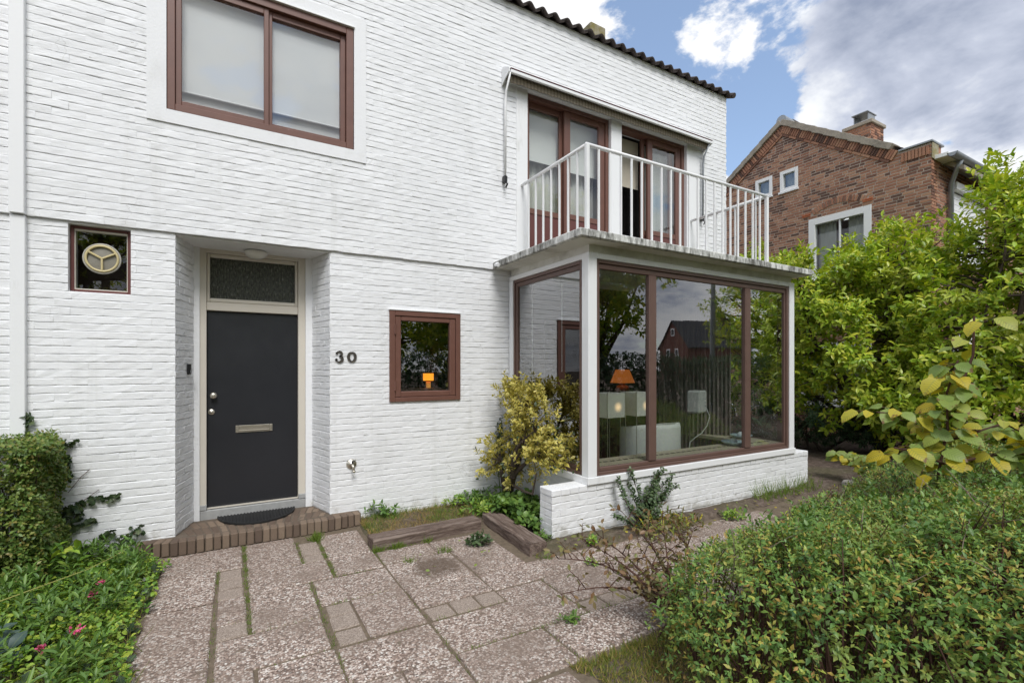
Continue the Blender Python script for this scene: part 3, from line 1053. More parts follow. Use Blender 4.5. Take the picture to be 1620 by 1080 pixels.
pt = pantile()
for row in range(3):
    for i in range(52 if row == 0 else 24):
        X = 7.27 - i * 0.2
        y = -0.115 + row * 0.30 * math.cos(SL)
        z = 6.372 + row * 0.30 * math.sin(SL) + rnd.uniform(-.004, .004)
        placed('roof_tile', pt, roof, Matrix.Translation((X, y, z)) @ Matrix.Rotation(SL, 4, 'X') @ Matrix.Rotation(rnd.uniform(-.02, .02), 4, 'Z'))
v_ = MB()
v_.tube([(7.475, -0.13, 6.355), (7.475, 0.9, 6.82), (7.475, 4.0, 8.19)], 0.045, 8)
v_.make('verge_tile', TILE, roof)
c_ = MB()
c_.cbox(5.12, 5.44, 0.85, 1.20, 6.6, 7.40, 0.015, jit=0.006)
c_.make('vent_stack', CONC, roof)

# upper left window
def window(parent, name, fr_mb, mat):
    return fr_mb.make(name, mat, parent)


w = MB()
frame_ring(w, FAC, -0.521, 1.124, 4.020, 5.320, (0.060, 0.075, 0.062, 0.075), UP + 0.004, -0.09)
win = w.make('window', BROWN, house)
s_ = MB()
frame_ring(s_, FAC, -0.459, 0.308, 4.084, 5.243, (0.046, 0.044, 0.046, 0.060), UP - 0.018, -0.055)
s_.make('fixed_sash', BROWN, win)
s_ = MB()
frame_ring(s_, FAC, 0.310, 1.047, 4.084, 5.243, (0.030, 0.052, 0.034, 0.060), UP - 0.040, -0.085)
s_.make('sliding_sash', BROWN, win)
for u0, u1, v0, v1, n in ((-0.415, 0.266, 4.128, 5.185, -0.020), (0.338, 0.997, 4.116, 5.185, -0.045)):
    p_ = MB()
    p_.box(u0, u1, -n, -n + 0.012, v0, v1)
    p_.make('pane', GLASSU, win)
s_ = MB()
wbox(s_, FAC, -0.535, 1.135, 5.322, 5.336, UP + 0.03, UP - 0.02, 0.002)
s_.make('drip_strip', WHITE, win)
for u0, u1, zb in ((-0.455, 0.30, 4.262), (0.325, 1.045, 4.268)):
    p_ = MB()
    p_.box(u0, u1, 0.085, 0.089, zb, 5.30)
    p_.tube([(u0, 0.087, zb), (u1, 0.087, zb)], 0.009, 8)
    p_.make('roller_blind', BLIND, win)
p_ = MB()
p_.box(-0.47, 1.06, 0.125, 0.130, 4.03, 4.34)  # pale sheet added to brighten the gap below the blinds
p_.make('pale_sheet', VOILE, win)

# small window
w = MB()
frame_ring(w, FAC, 1.520, 2.385, 1.280, 2.315, (0.062, 0.060, 0.050, 0.058), 0.022, -0.09)
win = w.make('window', BROWN, house)
s_ = MB()
frame_ring(s_, FAC, 1.584, 2.323, 1.332, 2.255, (0.068, 0.075, 0.064, 0.055), 0.012, -0.06, 0.007)
s_.make('sash', BROWN, win)
p_ = MB()
p_.box(1.652, 2.248, 0.018, 0.030, 1.396, 2.200)
p_.make('pane', GLASSB, win)
for z in (2.10, 1.46):
    h_ = MB()
    h_.tube([(1.580, -0.024, z - 0.055), (1.580, -0.024, z + 0.055)], 0.011, 8)
    h_.make('hinge', BROWN, win)
s_ = MB()
wbox(s_, FAC, 1.510, 2.392, 2.317, 2.331, 0.030, -0.02, 0.002)
s_.make('drip_strip', WHITE, win)

# little dark window with the fan
w = MB()
frame_ring(w, FAC, -1.202, -0.787, 2.316, 2.884, (0.026, 0.028, 0.022, 0.026), -0.055, -0.12, 0.003)
win = w.make('window', PANEL, house)
s_ = MB()
frame_ring(s_, FAC, -1.176, -0.815, 2.338, 2.858, (0.007, 0.007, 0.010, 0.016), -0.060, -0.10, 0.002)
s_.make('putty_line', CREAM, win)
p_ = MB()
p_.box(-1.170, -0.820, 0.075, 0.085, 2.346, 2.845)
p_.make('pane', GLASS, win)
bx = MB()
bx.box(-1.3, -0.70, 0.45, 0.50, 2.2, 2.87)
bx.make('dark_blind', WOOD, win)

# front door
w = MB()
frame_ring(w, FAC, -0.300, 0.702, 0.22, 2.892, (0.062, 0.076, 0.001, 0.042), -0.455, -0.60, 0.005)
wbox(w, FAC, -0.238, 0.626, 2.258, 2.345, -0.470, -0.60, 0.005)
df = w.make('door_frame', CREAM, house)
s_ = MB()
frame_ring(s_, FAC, -0.237, 0.625, 2.346, 2.849, (0.028, 0.028, 0.040, 0.038), -0.475, -0.56, 0.008)
s_.make('transom_sash', CREAM, df)
p_ = MB()
p_.box(-0.210, 0.598, 0.520, 0.530, 2.385, 2.812)
p_.make('obscure_pane', OBSC, df)
t_ = MB()
t_.cbox(-0.296, 0.700, 0.44, 0.60, 0.10, 0.208, 0.008)
t_.cbox(-0.302, -0.236, 0.436, 0.60, 0.21, 0.262, 0.004)
t_.cbox(0.628, 0.704, 0.436, 0.60, 0.21, 0.262, 0.004)
t_.make('threshold', STONE, df)
d_ = MB()
d_.cbox(-0.234, 0.622, 0.505, 0.550, 0.212, 2.250, 0.004)
door = d_.make('front_door', DOORC, house)
MY = Matrix.Rotation(R(90), 4, 'X')              # turns +z of a lathe to -y


def knob_m(x, y, z):
    return Matrix.Translation((x, y, z)) @ MY


k_ = MB()
k_.lathe([(0.033, 0.0), (0.033, 0.006), (0.014, 0.010), (0.013, 0.030), (0.029, 0.040), (0.031, 0.052), (0.022, 0.060), (0.001, 0.062)], 20, knob_m(-0.178, 0.506, 1.378))
k_.make('door_knob', STEEL, door, True)
k_ = MB()
k_.lathe([(0.030, 0.0), (0.030, 0.006), (0.025, 0.010), (0.012, 0.011), (0.011, 0.016), (0.001, 0.016)], 20, knob_m(-0.196, 0.506, 1.208))
k_.make('lock', STEEL, door, True)
k_ = MB()
frame_ring(k_, FAC, 0.020, 0.372, 0.978, 1.054, (0.030, 0.030, 0.014, 0.020), -0.495, -0.506, 0.003)
wbox(k_, FAC, 0.051, 0.341, 0.993, 1.033, -0.499, -0.5055, 0.002)
wbox(k_, FAC, 0.051, 0.341, 0.992, 1.001, -0.490, -0.5, 0.002)
k_.make('letter_plate', STEEL, door)

# ------------------------------------------------------------------ bay window
bay = MB()                                       # white carcass
FRB = Wall(0, BAYY, 0)                           # front plane, u = X
LSB = Wall(BAYX0, 0, R(-90))                     # left plane, u = -Y, faces -X
RSB = Wall(BAYX1, BAYY, R(90))                   # right plane, u = Y - BAYY, faces +X
bay.cbox(BAYX0, BAYX0 + 0.112, BAYY, BAYY + 0.112, 0.5705, 2.824, 0.006)            # corner posts
bay.cbox(BAYX1 - 0.109, BAYX1, BAYY, BAYY + 0.112, 0.5705, 2.824, 0.006)
bay.cbox(BAYX0 - 0.012, BAYX1 + 0.012, BAYY - 0.012, BAYY + 0.10, 0.497, 0.570, 0.005)             # sill boards
bay.cbox(BAYX0 - 0.012, BAYX0 + 0.10, BAYY + 0.10, -0.03, 0.497, 0.570, 0.005)
bay.cbox(BAYX1 - 0.10, BAYX1 + 0.012, BAYY + 0.10, -0.03, 0.497, 0.570, 0.005)
bay.cbox(BAYX0 + 0.112, BAYX1 - 0.109, BAYY + 0.002, BAYY + 0.10, 2.768, 2.824, 0.004)   # heads
bay.cbox(BAYX0 + 0.002, BAYX0 + 0.10, BAYY + 0.112, -0.03, 2.768, 2.824, 0.004)
bay.cbox(BAYX1 - 0.10, BAYX1 - 0.002, BAYY + 0.112, -0.03, 2.768, 2.824, 0.004)
bay.cbox(BAYX0, BAYX0 + 0.10, -0.115, -0.028, 0.571, 2.767, 0.004)                 # wall posts
bay.cbox(BAYX1 - 0.10, BAYX1, -0.115, -0.028, 0.571, 2.767, 0.004)
bay.make('bay_carcass', WHITE, house)
bd = MB()                                        # set-back band under the slab
bd.box(BAYX0 + 0.03, BAYX1 - 0.03, BAYY + 0.03, BAYY + 0.10, 2.824, 2.912)
bd.box(BAYX0 + 0.03, BAYX0 + 0.10, BAYY + 0.10, -0.03, 2.824, 2.912)
bd.box(BAYX1 - 0.10, BAYX1 - 0.03, BAYY + 0.10, -0.03, 2.824, 2.912)
bd.make('bay_fascia', SOFFIT, house)

w = MB()
frame_ring(w, FRB, 3.174, 6.546, 0.572, 2.766, (0.030, 0.050, 0.036, 0.036), -0.012, -0.08, 0.004)
bw = w.make('bay_window', BROWN2, house)
s_ = MB()
frame_ring(s_, FRB, 3.205, 6.495, 0.609, 2.729, (0.022, 0.030, 0.042, 0.055), -0.028, -0.075, 0.005)
s_.make('inner_frame', BROWN2, bw)
for u0, u1 in ((3.915, 4.028), (5.600, 5.712)):
    s_ = MB()
    wbox(s_, FRB, u0, u1, 0.652, 2.673, -0.016, -0.075, 0.006)
    wbox(s_, FRB, u0 + 0.012, u0 + 0.030, 0.655, 2.670, -0.012, -0.02, 0.003)
    s_.make('mullion', BROWN2, bw)
for u0, u1 in ((3.222, 3.918), (4.025, 5.603), (5.709, 6.470)):
    p_ = MB()
    p_.box(u0, u1, BAYY + 0.048, BAYY + 0.062, 0.648, 2.677)
    p_.make('pane', GLASSB, bw)
for wl_, nm in ((LSB, 'left'), (RSB, 'right')):
    u0, u1 = (0.117, 1.490) if nm == 'left' else (0.130, 1.503)
    w = MB()
    frame_ring(w, wl_, u0, u1, 0.572, 2.766, (0.030, 0.030, 0.036, 0.036), -0.012, -0.08, 0.004)
    sw = w.make('bay_side_window', BROWN2, house)
    s_ = MB()
    frame_ring(s_, wl_, u0 + 0.031, u1 - 0.031, 0.609, 2.729, (0.040, 0.026, 0.042, 0.050), -0.028, -0.075, 0.005)
    s_.make('inner_frame', BROWN2, sw)
    p_ = MB()
    wbox(p_, wl_, u0 + 0.068, u1 - 0.054, 0.648, 2.682, -0.048, -0.062, 0.001)
    if nm == 'left':
        for yy, zb in ((-0.36, 0.70), (-0.98, 1.62)):
            q_ = MB()
            q_.tube([(BAYX0 + 0.14, yy, zb), (BAYX0 + 0.14, yy, 2.72)], 0.005, 6)
            q_.make('blind_cord', RAIL, sw)
    p_.make('pane', GLASSL if nm == 'left' else GLASS, sw)

# plinth of the bay
pl = MB()
pl.box(2.637, 7.012, BAYY + 0.027, -1.40, -0.1, 0.432)
pl.box(BAYX0 + 0.05, BAYX0 + 0.16, -1.40, -0.01, -0.1, 0.496)
pl.box(BAYX1 - 0.16, BAYX1 - 0.05, -1.40, -0.01, -0.1, 0.496)
plinth = pl.make('bay_plinth', PB, house)
PLF = Wall(2.63, BAYY + 0.02, 0)
lay_bricks(PLF, courses(0, 4.39, 0.034, 0.43, [], 0.22, 0.0661, 0.0, 0.003), plinth, PB, 0)
lay_bricks(Wall(2.63, -1.395, R(-90)), courses(0, 0.205, 0.034, 0.43, [], 0.205, 0.0661, 0.0, 0.003), plinth, PB, 0)
lay_bricks(Wall(BAYX0 + 0.05, -0.01, R(-90)), courses(0, 1.39, 0.034, 0.49, [], 0.22, 0.0661, 0.0, 0.003), plinth, PB, 0)
capm = [MB().cbox(0, 0.108, 0, 0.212, 0, 0.066, 0.007, jit=0.0022).mesh('brick', PB) for _ in range(5)]
for i in range(40):
    placed('brick', capm[i % 5], plinth, Matrix.Translation((2.626 + i * 0.1097, BAYY + 0.012 + rnd.uniform(-.002, .002), 0.430 + rnd.uniform(-.0015, .0015))))

# inside of the bay: sill with a slotted vent, the way it runs round
si = MB()
si.box(BAYX0 + 0.10, BAYX1 - 0.10, BAYY + 0.085, BAYY + 0.42, 0.60, 0.646)
si.box(BAYX1 - 0.50, BAYX1 - 0.09, BAYY + 0.421, -0.12, 0.60, 0.645)
sill = si.make('bay_sill', SILL, house)
for i in range(34):
    sl = MB()
    sl.box(3.28 + i * 0.095, 3.34 + i * 0.095, BAYY + 0.235, BAYY + 0.262, 0.6465, 0.6495)
    sl.make('vent_slot', SLOT, sill)

# ------------------------------------------------------------------ balcony
sb = MB()
sb.cbox(2.824, 6.783, -1.792, -UP - 0.002, 2.913, 2.990, 0.008)
slab = sb.make('balcony_slab', SLABW, house)
so_ = MB()
so_.box(2.86, 6.75, -1.755, -0.03, 2.908, 2.9145)
so_.make('soffit', SOFFIT, slab)
sp_ = MB()
sp_.tube([(2.865, -0.03, 2.955), (2.835, -0.13, 2.945), (2.812, -0.20, 2.925)], [0.034, 0.03, 0.024], 8)
sp_.make('drain_spout', WHITE, slab)
RY, RX0, RX1, RZ = -1.364, 3.249, 6.43, 4.035
rl = MB()
for a, b_ in (((RX0, -0.03, RZ), (RX0, RY, RZ)), ((RX0 - .02, RY, RZ), (RX1 + .02, RY, RZ + 0.018)), ((RX1, RY, RZ + 0.018), (RX1 + 0.06, -0.03, RZ + 0.03))):
    rl.tube([a, b_], 0.021, 10)
railing = rl.make('balcony_railing', RAIL, house, True)
balm = MB().cbox(-0.011, 0.011, -0.011, 0.011, 0, 1.04, 0.003).mesh('baluster', RAIL)
postm = MB().cbox(-0.021, 0.021, -0.021, 0.021, 0, 1.05, 0.004).mesh('post', RAIL)
placed('post', postm, railing, Matrix.Translation((RX0, RY, 2.985)))
placed('post', postm, railing, Matrix.Translation((RX1, RY, 2.988)))
for i in range(1, 20):
    X = RX0 + i * 0.1591
    placed('baluster', balm, railing, Matrix.Translation((X, RY, 2.99 + 0.0006 * i)))
for i in range(1, 8):
    placed('baluster', balm, railing, Matrix.Translation((RX0, RY + i * 0.1668, 2.99)))
    placed('baluster', balm, railing, Matrix.Translation((RX1 + i * .007, RY + i * 0.1668, 3.01)))

# balcony doors in a white board surround
w = MB()
for u0, u1, v0, v1 in ((3.166, 3.338, 2.99, 5.41), (4.776, 4.982, 2.99, 5.30), (6.396, 6.70, 2.99, 5.41), (3.338, 6.396, 5.302, 5.41)):
    wbox(w, FAC, u0, u1, v0, v1, UP + 0.010, -0.28, 0.004)
wbox(w, FAC, 3.338, 6.396, 2.985, 3.02, -0.02, -0.28, 0.003)
w.make('door_surround', WHITE, house)


def glazed(wall, u0, u1, v0, v1, w_, nf, panel_top, parent, name, mat=BROWN):
    f_ = MB()
    frame_ring(f_, wall, u0, u1, v0, v1, w_, nf, nf - 0.05, 0.006)
    wbox(f_, wall, u0 + w_[0], u1 - w_[1], panel_top, panel_top + 0.075, nf - 0.006, nf - 0.05, 0.004)
    sash = f_.make(name, mat, parent)
    return sash


for (u0, u1, s1, s2, opened) in ((3.340, 4.773, (3.395, 3.985), (3.985, 4.715), False), (4.985, 6.393, (5.045, 5.640), (5.590, 6.330), True)):
    f_ = MB()
    frame_ring(f_, FAC, u0, u1, 3.022, 5.298, (0.052, 0.056, 0.03, 0.055), -0.020, -0.16, 0.005)
    bdr = f_.make('balcony_door', BROWN, house)
    if opened:                                   # the left leaf has been slid behind the right one
        left = (5.52, 6.20)
    else:
        left = (s1[0], s1[1] + 0.03)
    for (a, b_), nf, wd in ((left, -0.100, (0.055, 0.075, 0.09, 0.075)), (s2, -0.040, (0.105, 0.115, 0.09, 0.078))):
        sash = glazed(FAC, a, b_, 3.055, 5.242, wd, nf, 3.745, bdr, 'door_leaf')
        p_ = MB()
        p_.box(a + wd[0] - .005, b_ - wd[1] + .005, -nf + 0.018, -nf + 0.030, 3.815, 5.170)
        p_.make('pane', GLASS, bdr)
        p_ = MB()
        p_.box(a + wd[0] - .004, b_ - wd[1] + .004, -nf + 0.016, -nf + 0.034, 3.140, 3.750)
        p_.make('door_panel', PANEL, bdr)
    if opened:
        p_ = MB()
        p_.box(u0 + 0.06, 5.60, 0.262, 0.266, 4.50, 5.25)
        p_.make('roller_blind', BLINDE, bdr)
        for u, wv in ((5.66, 0.56),):
            p_ = MB()
            n = 40
            pts = [(u + wv * i / n, 0.235 + 0.018 * math.sin(i * 1.3) + 0.008 * math.sin(i * 2.9)) for i in range(n + 1)]
            for i in range(n):
                p_.quad((*pts[i], 3.1), (*pts[i + 1], 3.1), (*pts[i + 1], 5.25), (*pts[i], 5.25))
            p_.make('voile_curtain', VOILE, bdr)
    else:
        p_ = MB()
        p_.box(u0 + 0.06, 3.99, 0.190, 0.194, 4.50, 5.25)
        p_.make('roller_blind', BLIND, bdr)
        p_ = MB()
        p_.box(4.02, u1 - 0.06, 0.190, 0.194, 4.47, 5.25)
        p_.make('roller_blind', BLIND, bdr)
        p_ = MB()
        n = 60
        pts = [(3.42 + 1.28 * i / n, 0.30 + 0.02 * math.sin(i * 1.1) + 0.008 * math.sin(i * 2.7)) for i in range(n + 1)]
        for i in range(n):
            p_.quad((*pts[i], 3.1), (*pts[i + 1], 3.1), (*pts[i + 1], 5.25), (*pts[i], 5.25))
        p_.make('voile_curtain', VOILE, bdr)

# ------------------------------------------------------------------ things fixed to the front
aw = thing('awning', 'retracted awning in a white cassette above the balcony doors', 'awning', (4.85, -0.10, 5.36))
a_ = MB()
a_.add([(X, y, z) for X in (2.957, 6.790) for y, z in ((-UP - .004, 5.31), (-UP - .004, 5.455), (-0.085, 5.455), (-0.205, 5.385), (-0.205, 5.372), (-0.09, 5.43), (-0.045, 5.43), (-0.045, 5.31))],
       [tuple(range(8))[::-1], tuple(range(8, 16))] + [(i, (i + 1) % 8, 8 + (i + 1) % 8, 8 + i) for i in range(8)])
a_.make('cassette', WHITE, aw, fix=True)
for X in (2.950, 6.785):
    e_ = MB()
    e_.prism([(-UP - .004, 5.24), (-UP - .004, 5.458), (-0.088, 5.458), (-0.215, 5.385), (-0.215, 5.335), (-0.10, 5.29)], lambda u, v, d_: (d_, u, v), X, X + 0.014)
    e_.make('end_plate', WHITE, aw, fix=True)
f_ = MB()
f_.cbox(2.975, 6.780, -0.222, -0.190, 5.325, 5.370, 0.006)
f_.make('front_bar', WHITE, aw)
f_ = MB()
f_.cbox(2.972, 6.783, -0.226, -0.186, 5.3715, 5.384, 0.003)
f_.make('piping', BURG, aw)
f_ = MB()
f_.tube([(2.99, -0.10, 5.345), (6.77, -0.10, 5.345)], 0.040, 12)
f_.make('rolled_cloth', CLOTH, aw, True)
f_ = MB()
n = 180
for i in range(n):
    a, b_ = 2.99 + 3.77 * i / n, 2.99 + 3.77 * (i + 1) / n
    za, zb = (5.258 - 0.010 * abs(math.sin(i_ * math.pi / 9)) for i_ in (i, i + 1))
    for y in (-0.150, -0.146):
        f_.quad((a, y, za), (b_, y, zb), (b_, y, 5.33), (a, y, 5.33))
f_.make('valance', CLOTH, aw)
for X, zb in ((2.978, 4.08), (6.735, 4.17)):
    f_ = MB()
    f_.tube([(X, -0.205, 5.335), (X - 0.0, -0.095, 5.15), (X, -0.075, 5.02), (X, -0.070, zb)], [0.013, 0.013, 0.018, 0.016], 8)
    arm = f_.make('arm', ZINC if X > 4 else RAIL, aw, True)
    f_ = MB()
    f_.cbox(X - 0.022, X + 0.022, -0.095, -0.026, zb - 0.075, zb + 0.01, 0.006)
    f_.tube([(X, -0.075, zb - 0.06), (X + 0.01, -0.11, zb - 0.10), (X, -0.085, zb - 0.14)], 0.011, 6)
    f_.make('arm_bracket', BLACK, arm)

hn = thing('house_number', 'dark raised house number 30 on the white brick beside the door', 'house number', (1.05, -0.002, 1.725))
def ribbon(pts, ws):
    L_, R_ = [], []
    for i, p in enumerate(pts):
        a, b_ = pts[max(i - 1, 0)], pts[min(i + 1, len(pts) - 1)]
        dx, dy = b_[0] - a[0], b_[1] - a[1]
        l = math.hypot(dx, dy) or 1
        nx, ny = -dy / l, dx / l
        L_.append((p[0] + nx * ws[i] / 2, p[1] + ny * ws[i] / 2))
        R_.append((p[0] - nx * ws[i] / 2, p[1] - ny * ws[i] / 2))
    return L_, R_


def digit(name, strokes, ox, oz):
    mb = MB()
    for pts, ws in strokes:
        L_, R_ = ribbon(pts, ws)
        for i in range(len(pts) - 1):
            mb.prism([(ox + q[0], oz + q[1]) for q in (L_[i], R_[i], R_[i + 1], L_[i + 1])], lambda u, v, d_: (u, -d_, v), 0.003, 0.017)
    mb.make(name, DIGIT, hn, fix=True)


def arc(cx, cz, rx, rz, a0, a1, n=18):
    return [(cx + rx * math.cos(R(a0 + (a1 - a0) * i / n)), cz + rz * math.sin(R(a0 + (a1 - a0) * i / n))) for i in range(n + 1)]


up3 = arc(0.040, 0.089, 0.027, 0.025, 165, -90, 18)
lo3 = arc(0.040, 0.034, 0.033, 0.030, 90, -170, 20)
wv_ = lambda pts, thin, fat: [thin + (fat - thin) * max(0.0, (q[0] - 0.030) / 0.04) for q in pts]
digit('digit_three', [(up3, wv_(up3, 0.010, 0.024)), (lo3, wv_(lo3, 0.010, 0.027)),
                      (arc(0.016, 0.096, 0.006, 0.006, 0, 360, 8), [0.012] * 9), (arc(0.012, 0.028, 0.007, 0.007, 0, 360, 8), [0.014] * 9)], 0.938, 1.726)
o0 = arc(0.052, 0.058, 0.036, 0.049, 0, 360, 32)
digit('digit_zero', [(o0, [0.010 + 0.019 * abs(math.cos(2 * math.pi * i / 32)) for i in range(33)])], 1.058, 1.726)

bell = thing('doorbell', 'small black doorbell on the white porch reveal left of the door', 'doorbell', (-0.385, 0.25, 1.62))
b_ = MB()
b_.cbox(0.255, 0.300, -0.030, -0.003, 1.60, 1.705, 0.006, SPL.M(0, 0))
b_.make('housing', BLACK, bell)
b_ = MB()
b_.cbox(0.266, 0.290, -0.0345, -0.0300, 1.615, 1.645, 0.003, SPL.M(0, 0))
b_.make('button', ZINC, bell)

pl_ = thing('porch_lamp', 'round opal glass lamp under the porch ceiling above the door', 'lamp', (0.205, 0.33, 2.893))
m_ = MB()
m_.lathe([(0.085, 2.892), (0.085, 2.878), (0.080, 2.876)], 28, Matrix.Translation((0.205, 0.33, 0)))
m_.make('base', WHITE, pl_, True)
m_ = MB()
m_.lathe([(0.110 * math.sin(a), 2.877 - 0.075 * math.cos(a)) for a in [R(90 - 9 * i) for i in range(10)]], 28, Matrix.Translation((0.205, 0.33, 0)))
m_.make('shade', plain('opal glass', (0.72, 0.71, 0.66), 0.25, 0.5, 0.02), pl_, True)

tap = thing('outdoor_tap', 'metal outdoor tap on a round wall plate on the white brick', 'tap', (1.107, -0.01, 0.60))
m_ = MB()
m_.lathe([(0.055, 0.0), (0.055, 0.006), (0.048, 0.016), (0.020, 0.012), (0.018, 0.03), (0.001, 0.03)], 20, knob_m(1.107, 0.002, 0.625))
m_.make('wall_plate', STEEL, tap, True)
m_ = MB()
m_.tube([(1.107, -0.02, 0.625), (1.107, -0.055, 0.622), (1.112, -0.070, 0.605), (1.118, -0.073, 0.560)], [0.014, 0.014, 0.013, 0.012], 10)
m_.tube([(1.118, -0.073, 0.566), (1.118, -0.073, 0.548)], 0.016, 10)
m_.make('spout', STEEL, tap, True)
m_ = MB()
m_.tube([(1.107, -0.05, 0.635), (1.107, -0.052, 0.660)], 0.008, 8)
m_.cbox(1.080, 1.134, -0.058, -0.046, 0.655, 0.668, 0.004)
m_.make('handle', BLACK, tap)

fan = thing('window_fan', 'round cream ventilator with three spokes set in the small dark window', 'ventilator', (-0.985, 0.05, 2.62))
FC = (-0.992, 2.618)
def ring_y(mb, r, rt, y, n=36, m=8):
    for i in range(n):
        pass
    pts = [(FC[0] + r * math.cos(2 * math.pi * i / n), y, FC[1] + r * math.sin(2 * math.pi * i / n)) for i in range(n + 1)]
    mb.tube(pts, rt, m, False)


YEL = plain('yellowed plastic', (0.56, 0.47, 0.25), 0.4, 0.5, 0.15)
CLEARP = plain('grey plastic', (0.24, 0.225, 0.19), 0.3, 0.5, 0.2, 30.0)
m_ = MB()
ring_y(m_, 0.110, 0.010, 0.052)
m_.make('rim', YEL, fan, True)
m_ = MB()
ring_y(m_, 0.126, 0.008, 0.060)
m_.make('collar', plain('clear plastic', (0.42, 0.40, 0.35), 0.3, 0.5, 0.2), fan, True)
m_ = MB()
m_.lathe([(0.102, 0.0), (0.102, 0.008), (0.001, 0.016)], 36, knob_m(FC[0], 0.072, FC[1]))
m_.make('vane_disc', CLEARP, fan)
for a in (90 + 180, 30, 150):
    m_ = MB()
    m_.tube([(FC[0], 0.047, FC[1]), (FC[0] + 0.104 * math.cos(R(a)), 0.050, FC[1] + 0.104 * math.sin(R(a)))], 0.009, 6)
    m_.make('spoke', YEL, fan)

# ------------------------------------------------------------------ doorstep and mat
step = thing('doorstep', 'worn brown brick doorstep in front of the dark door', 'doorstep', (0.2, 0.1, 0.0))
m_ = MB()
m_.add([(-0.735, -0.04, -.05), (-0.47, -0.165, -.05), (0.80, -0.165, -.05), (1.18, -0.12, -.05), (1.18, 0.05, -.05), (-0.735, 0.05, -.05),
        (-0.735, -0.04, .113), (-0.47, -0.165, .113), (0.80, -0.165, .113), (1.18, -0.12, .113), (1.18, 0.05, .1155), (-0.735, 0.05, .1155)],
       [tuple(range(6))[::-1], tuple(range(6, 12))] + [(i, (i + 1) % 6, 6 + (i + 1) % 6, 6 + i) for i in range(6)])
m_.box(-0.46, 0.88, 0.05, 0.50, -.05, .113)
m_.make('step_bed', plain('old mortar', (0.135, 0.108, 0.085), 0.95, 0.1, 0.4, 30.0, 0.4, 80.0), step)


def yfront(X):
    if X < -0.42:
        return -0.195 + 0.14 * ((-0.42 - X) / 0.33) ** 1.5
    if X > 0.75:
        return -0.195 + 0.05 * ((X - 0.75) / 0.43) ** 1.5
    return -0.195


def in_step(x, y):
    if y < -0.005:
        return -0.75 < x < 1.20
    return -0.462 + y * 0.275 + 0.01 < x < 0.885 - y * 0.275 - 0.01 and y < 0.435


vb = {}
for kk, (bw_, bl_) in {'edge': (0.058, 0.112), 'fan': (0.058, 0.198), 'half': (0.058, 0.098)}.items():
    vb[kk] = [MB().cbox(-bw_ / 2, bw_ / 2, 0, bl_, -0.125 if kk == 'edge' else -0.06, 0, 0.006, jit=0.002).mesh('brick', STEPBRICK) for _ in range(6)]
X = -0.722
while X < 1.19:
    y = yfront(X)
    slope = (yfront(X + 0.02) - yfront(X - 0.02)) / 0.04
    placed('brick', rnd.choice(vb['edge']), step, Matrix.Translation((X, y + rnd.uniform(-.004, .004), 0.120 + rnd.uniform(-.003, .002))) @ Matrix.Rotation(math.atan(slope) + (X - 0.2) * -0.10 + rnd.uniform(-.02, .02), 4, 'Z'))
    X += 0.0665
for row, (y0, kind_, adv) in enumerate(((-0.072, 'fan', 0.205), (0.138, 'fan', 0.205), (0.348, 'half', 0.10))):
    for i in range(-16, 18):
        X = 0.2 + (i + (0.5 if row % 2 else 0)) * 0.0665
        ang = -(X - 0.2) * 0.55 * (1.0 if row < 2 else .5)
        yy = y0 + 0.16 * (X - 0.2) ** 2
        L_ = 0.198 if kind_ == 'fan' else 0.098
        mx, my = X - math.sin(ang) * L_ * .5, yy + math.cos(ang) * L_ * .5
        ex, ey = X - math.sin(ang) * L_, yy + math.cos(ang) * L_
        if in_step(mx, my) and in_step(X, yy + .01) and ey < 0.445:
            if in_step(ex, ey - .01):
                placed('brick', rnd.choice(vb[kind_]), step, Matrix.Translation((X, yy, 0.119 + rnd.uniform(-.003, .002))) @ Matrix.Rotation(ang + rnd.uniform(-.02, .02), 4, 'Z'))
            elif kind_ == 'fan':
                placed('brick', rnd.choice(vb['half']), step, Matrix.Translation((X, yy, 0.119 + rnd.uniform(-.003, .002))) @ Matrix.Rotation(ang + rnd.uniform(-.02, .02), 4, 'Z'))
# course laid along the wall either side of the porch
lay = [MB().cbox(0, 0.198, 0, 0.062, -0.06, 0, 0.006, jit=0.002).mesh('brick', STEPBRICK) for _ in range(4)]
for x0, x1 in ((-0.74, -0.47), (0.90, 1.18)):
    x = x0
    while x < x1 - 0.1:
        placed('brick', rnd.choice(lay), step, Matrix.Translation((x, -0.072, 0.117 + rnd.uniform(-.003, .002))))
        x += 0.208

dm = thing('doormat', 'black half-round ribbed rubber doormat on the brick step', 'doormat', (0.22, 0.40, 0.12))
m_ = MB()
arcp = [(0.222 + 0.365 * math.cos(R(a)), 0.432 + 0.415 * math.sin(R(a))) for a in range(180, 361, 6)]
m_.prism(arcp, lambda u, v, d_: (u, v, d_), 0.121, 0.129)
m_.make('backing', RUBBER, dm, fix=True)
for i in range(-11, 12):
    x = 0.222 + i * 0.030
    hgt = 0.415 * math.sqrt(max(0.0, 1 - ((x - 0.222) / 0.365) ** 2)) - 0.018
    if hgt > 0.02:
        r2 = MB()
        r2.cbox(x - 0.009, x + 0.009, 0.432 - hgt, 0.425, 0.1292, 0.139, 0.004)
        r2.make('rib', RUBBER, dm)
m_ = MB()
for i in range(len(arcp) - 1):
    (ax, ay), (bx_, by) = arcp[i], arcp[i + 1]
    m_.prism([(ax, ay), (bx_, by), (0.222 + (bx_ - 0.222) * .95, 0.432 + (by - 0.432) * .95), (0.222 + (ax - 0.222) * .95, 0.432 + (ay - 0.432) * .95)], lambda u, v, d_: (u, v, d_), 0.1291, 0.1375)
m_.make('edge', RUBBER, dm, fix=True)

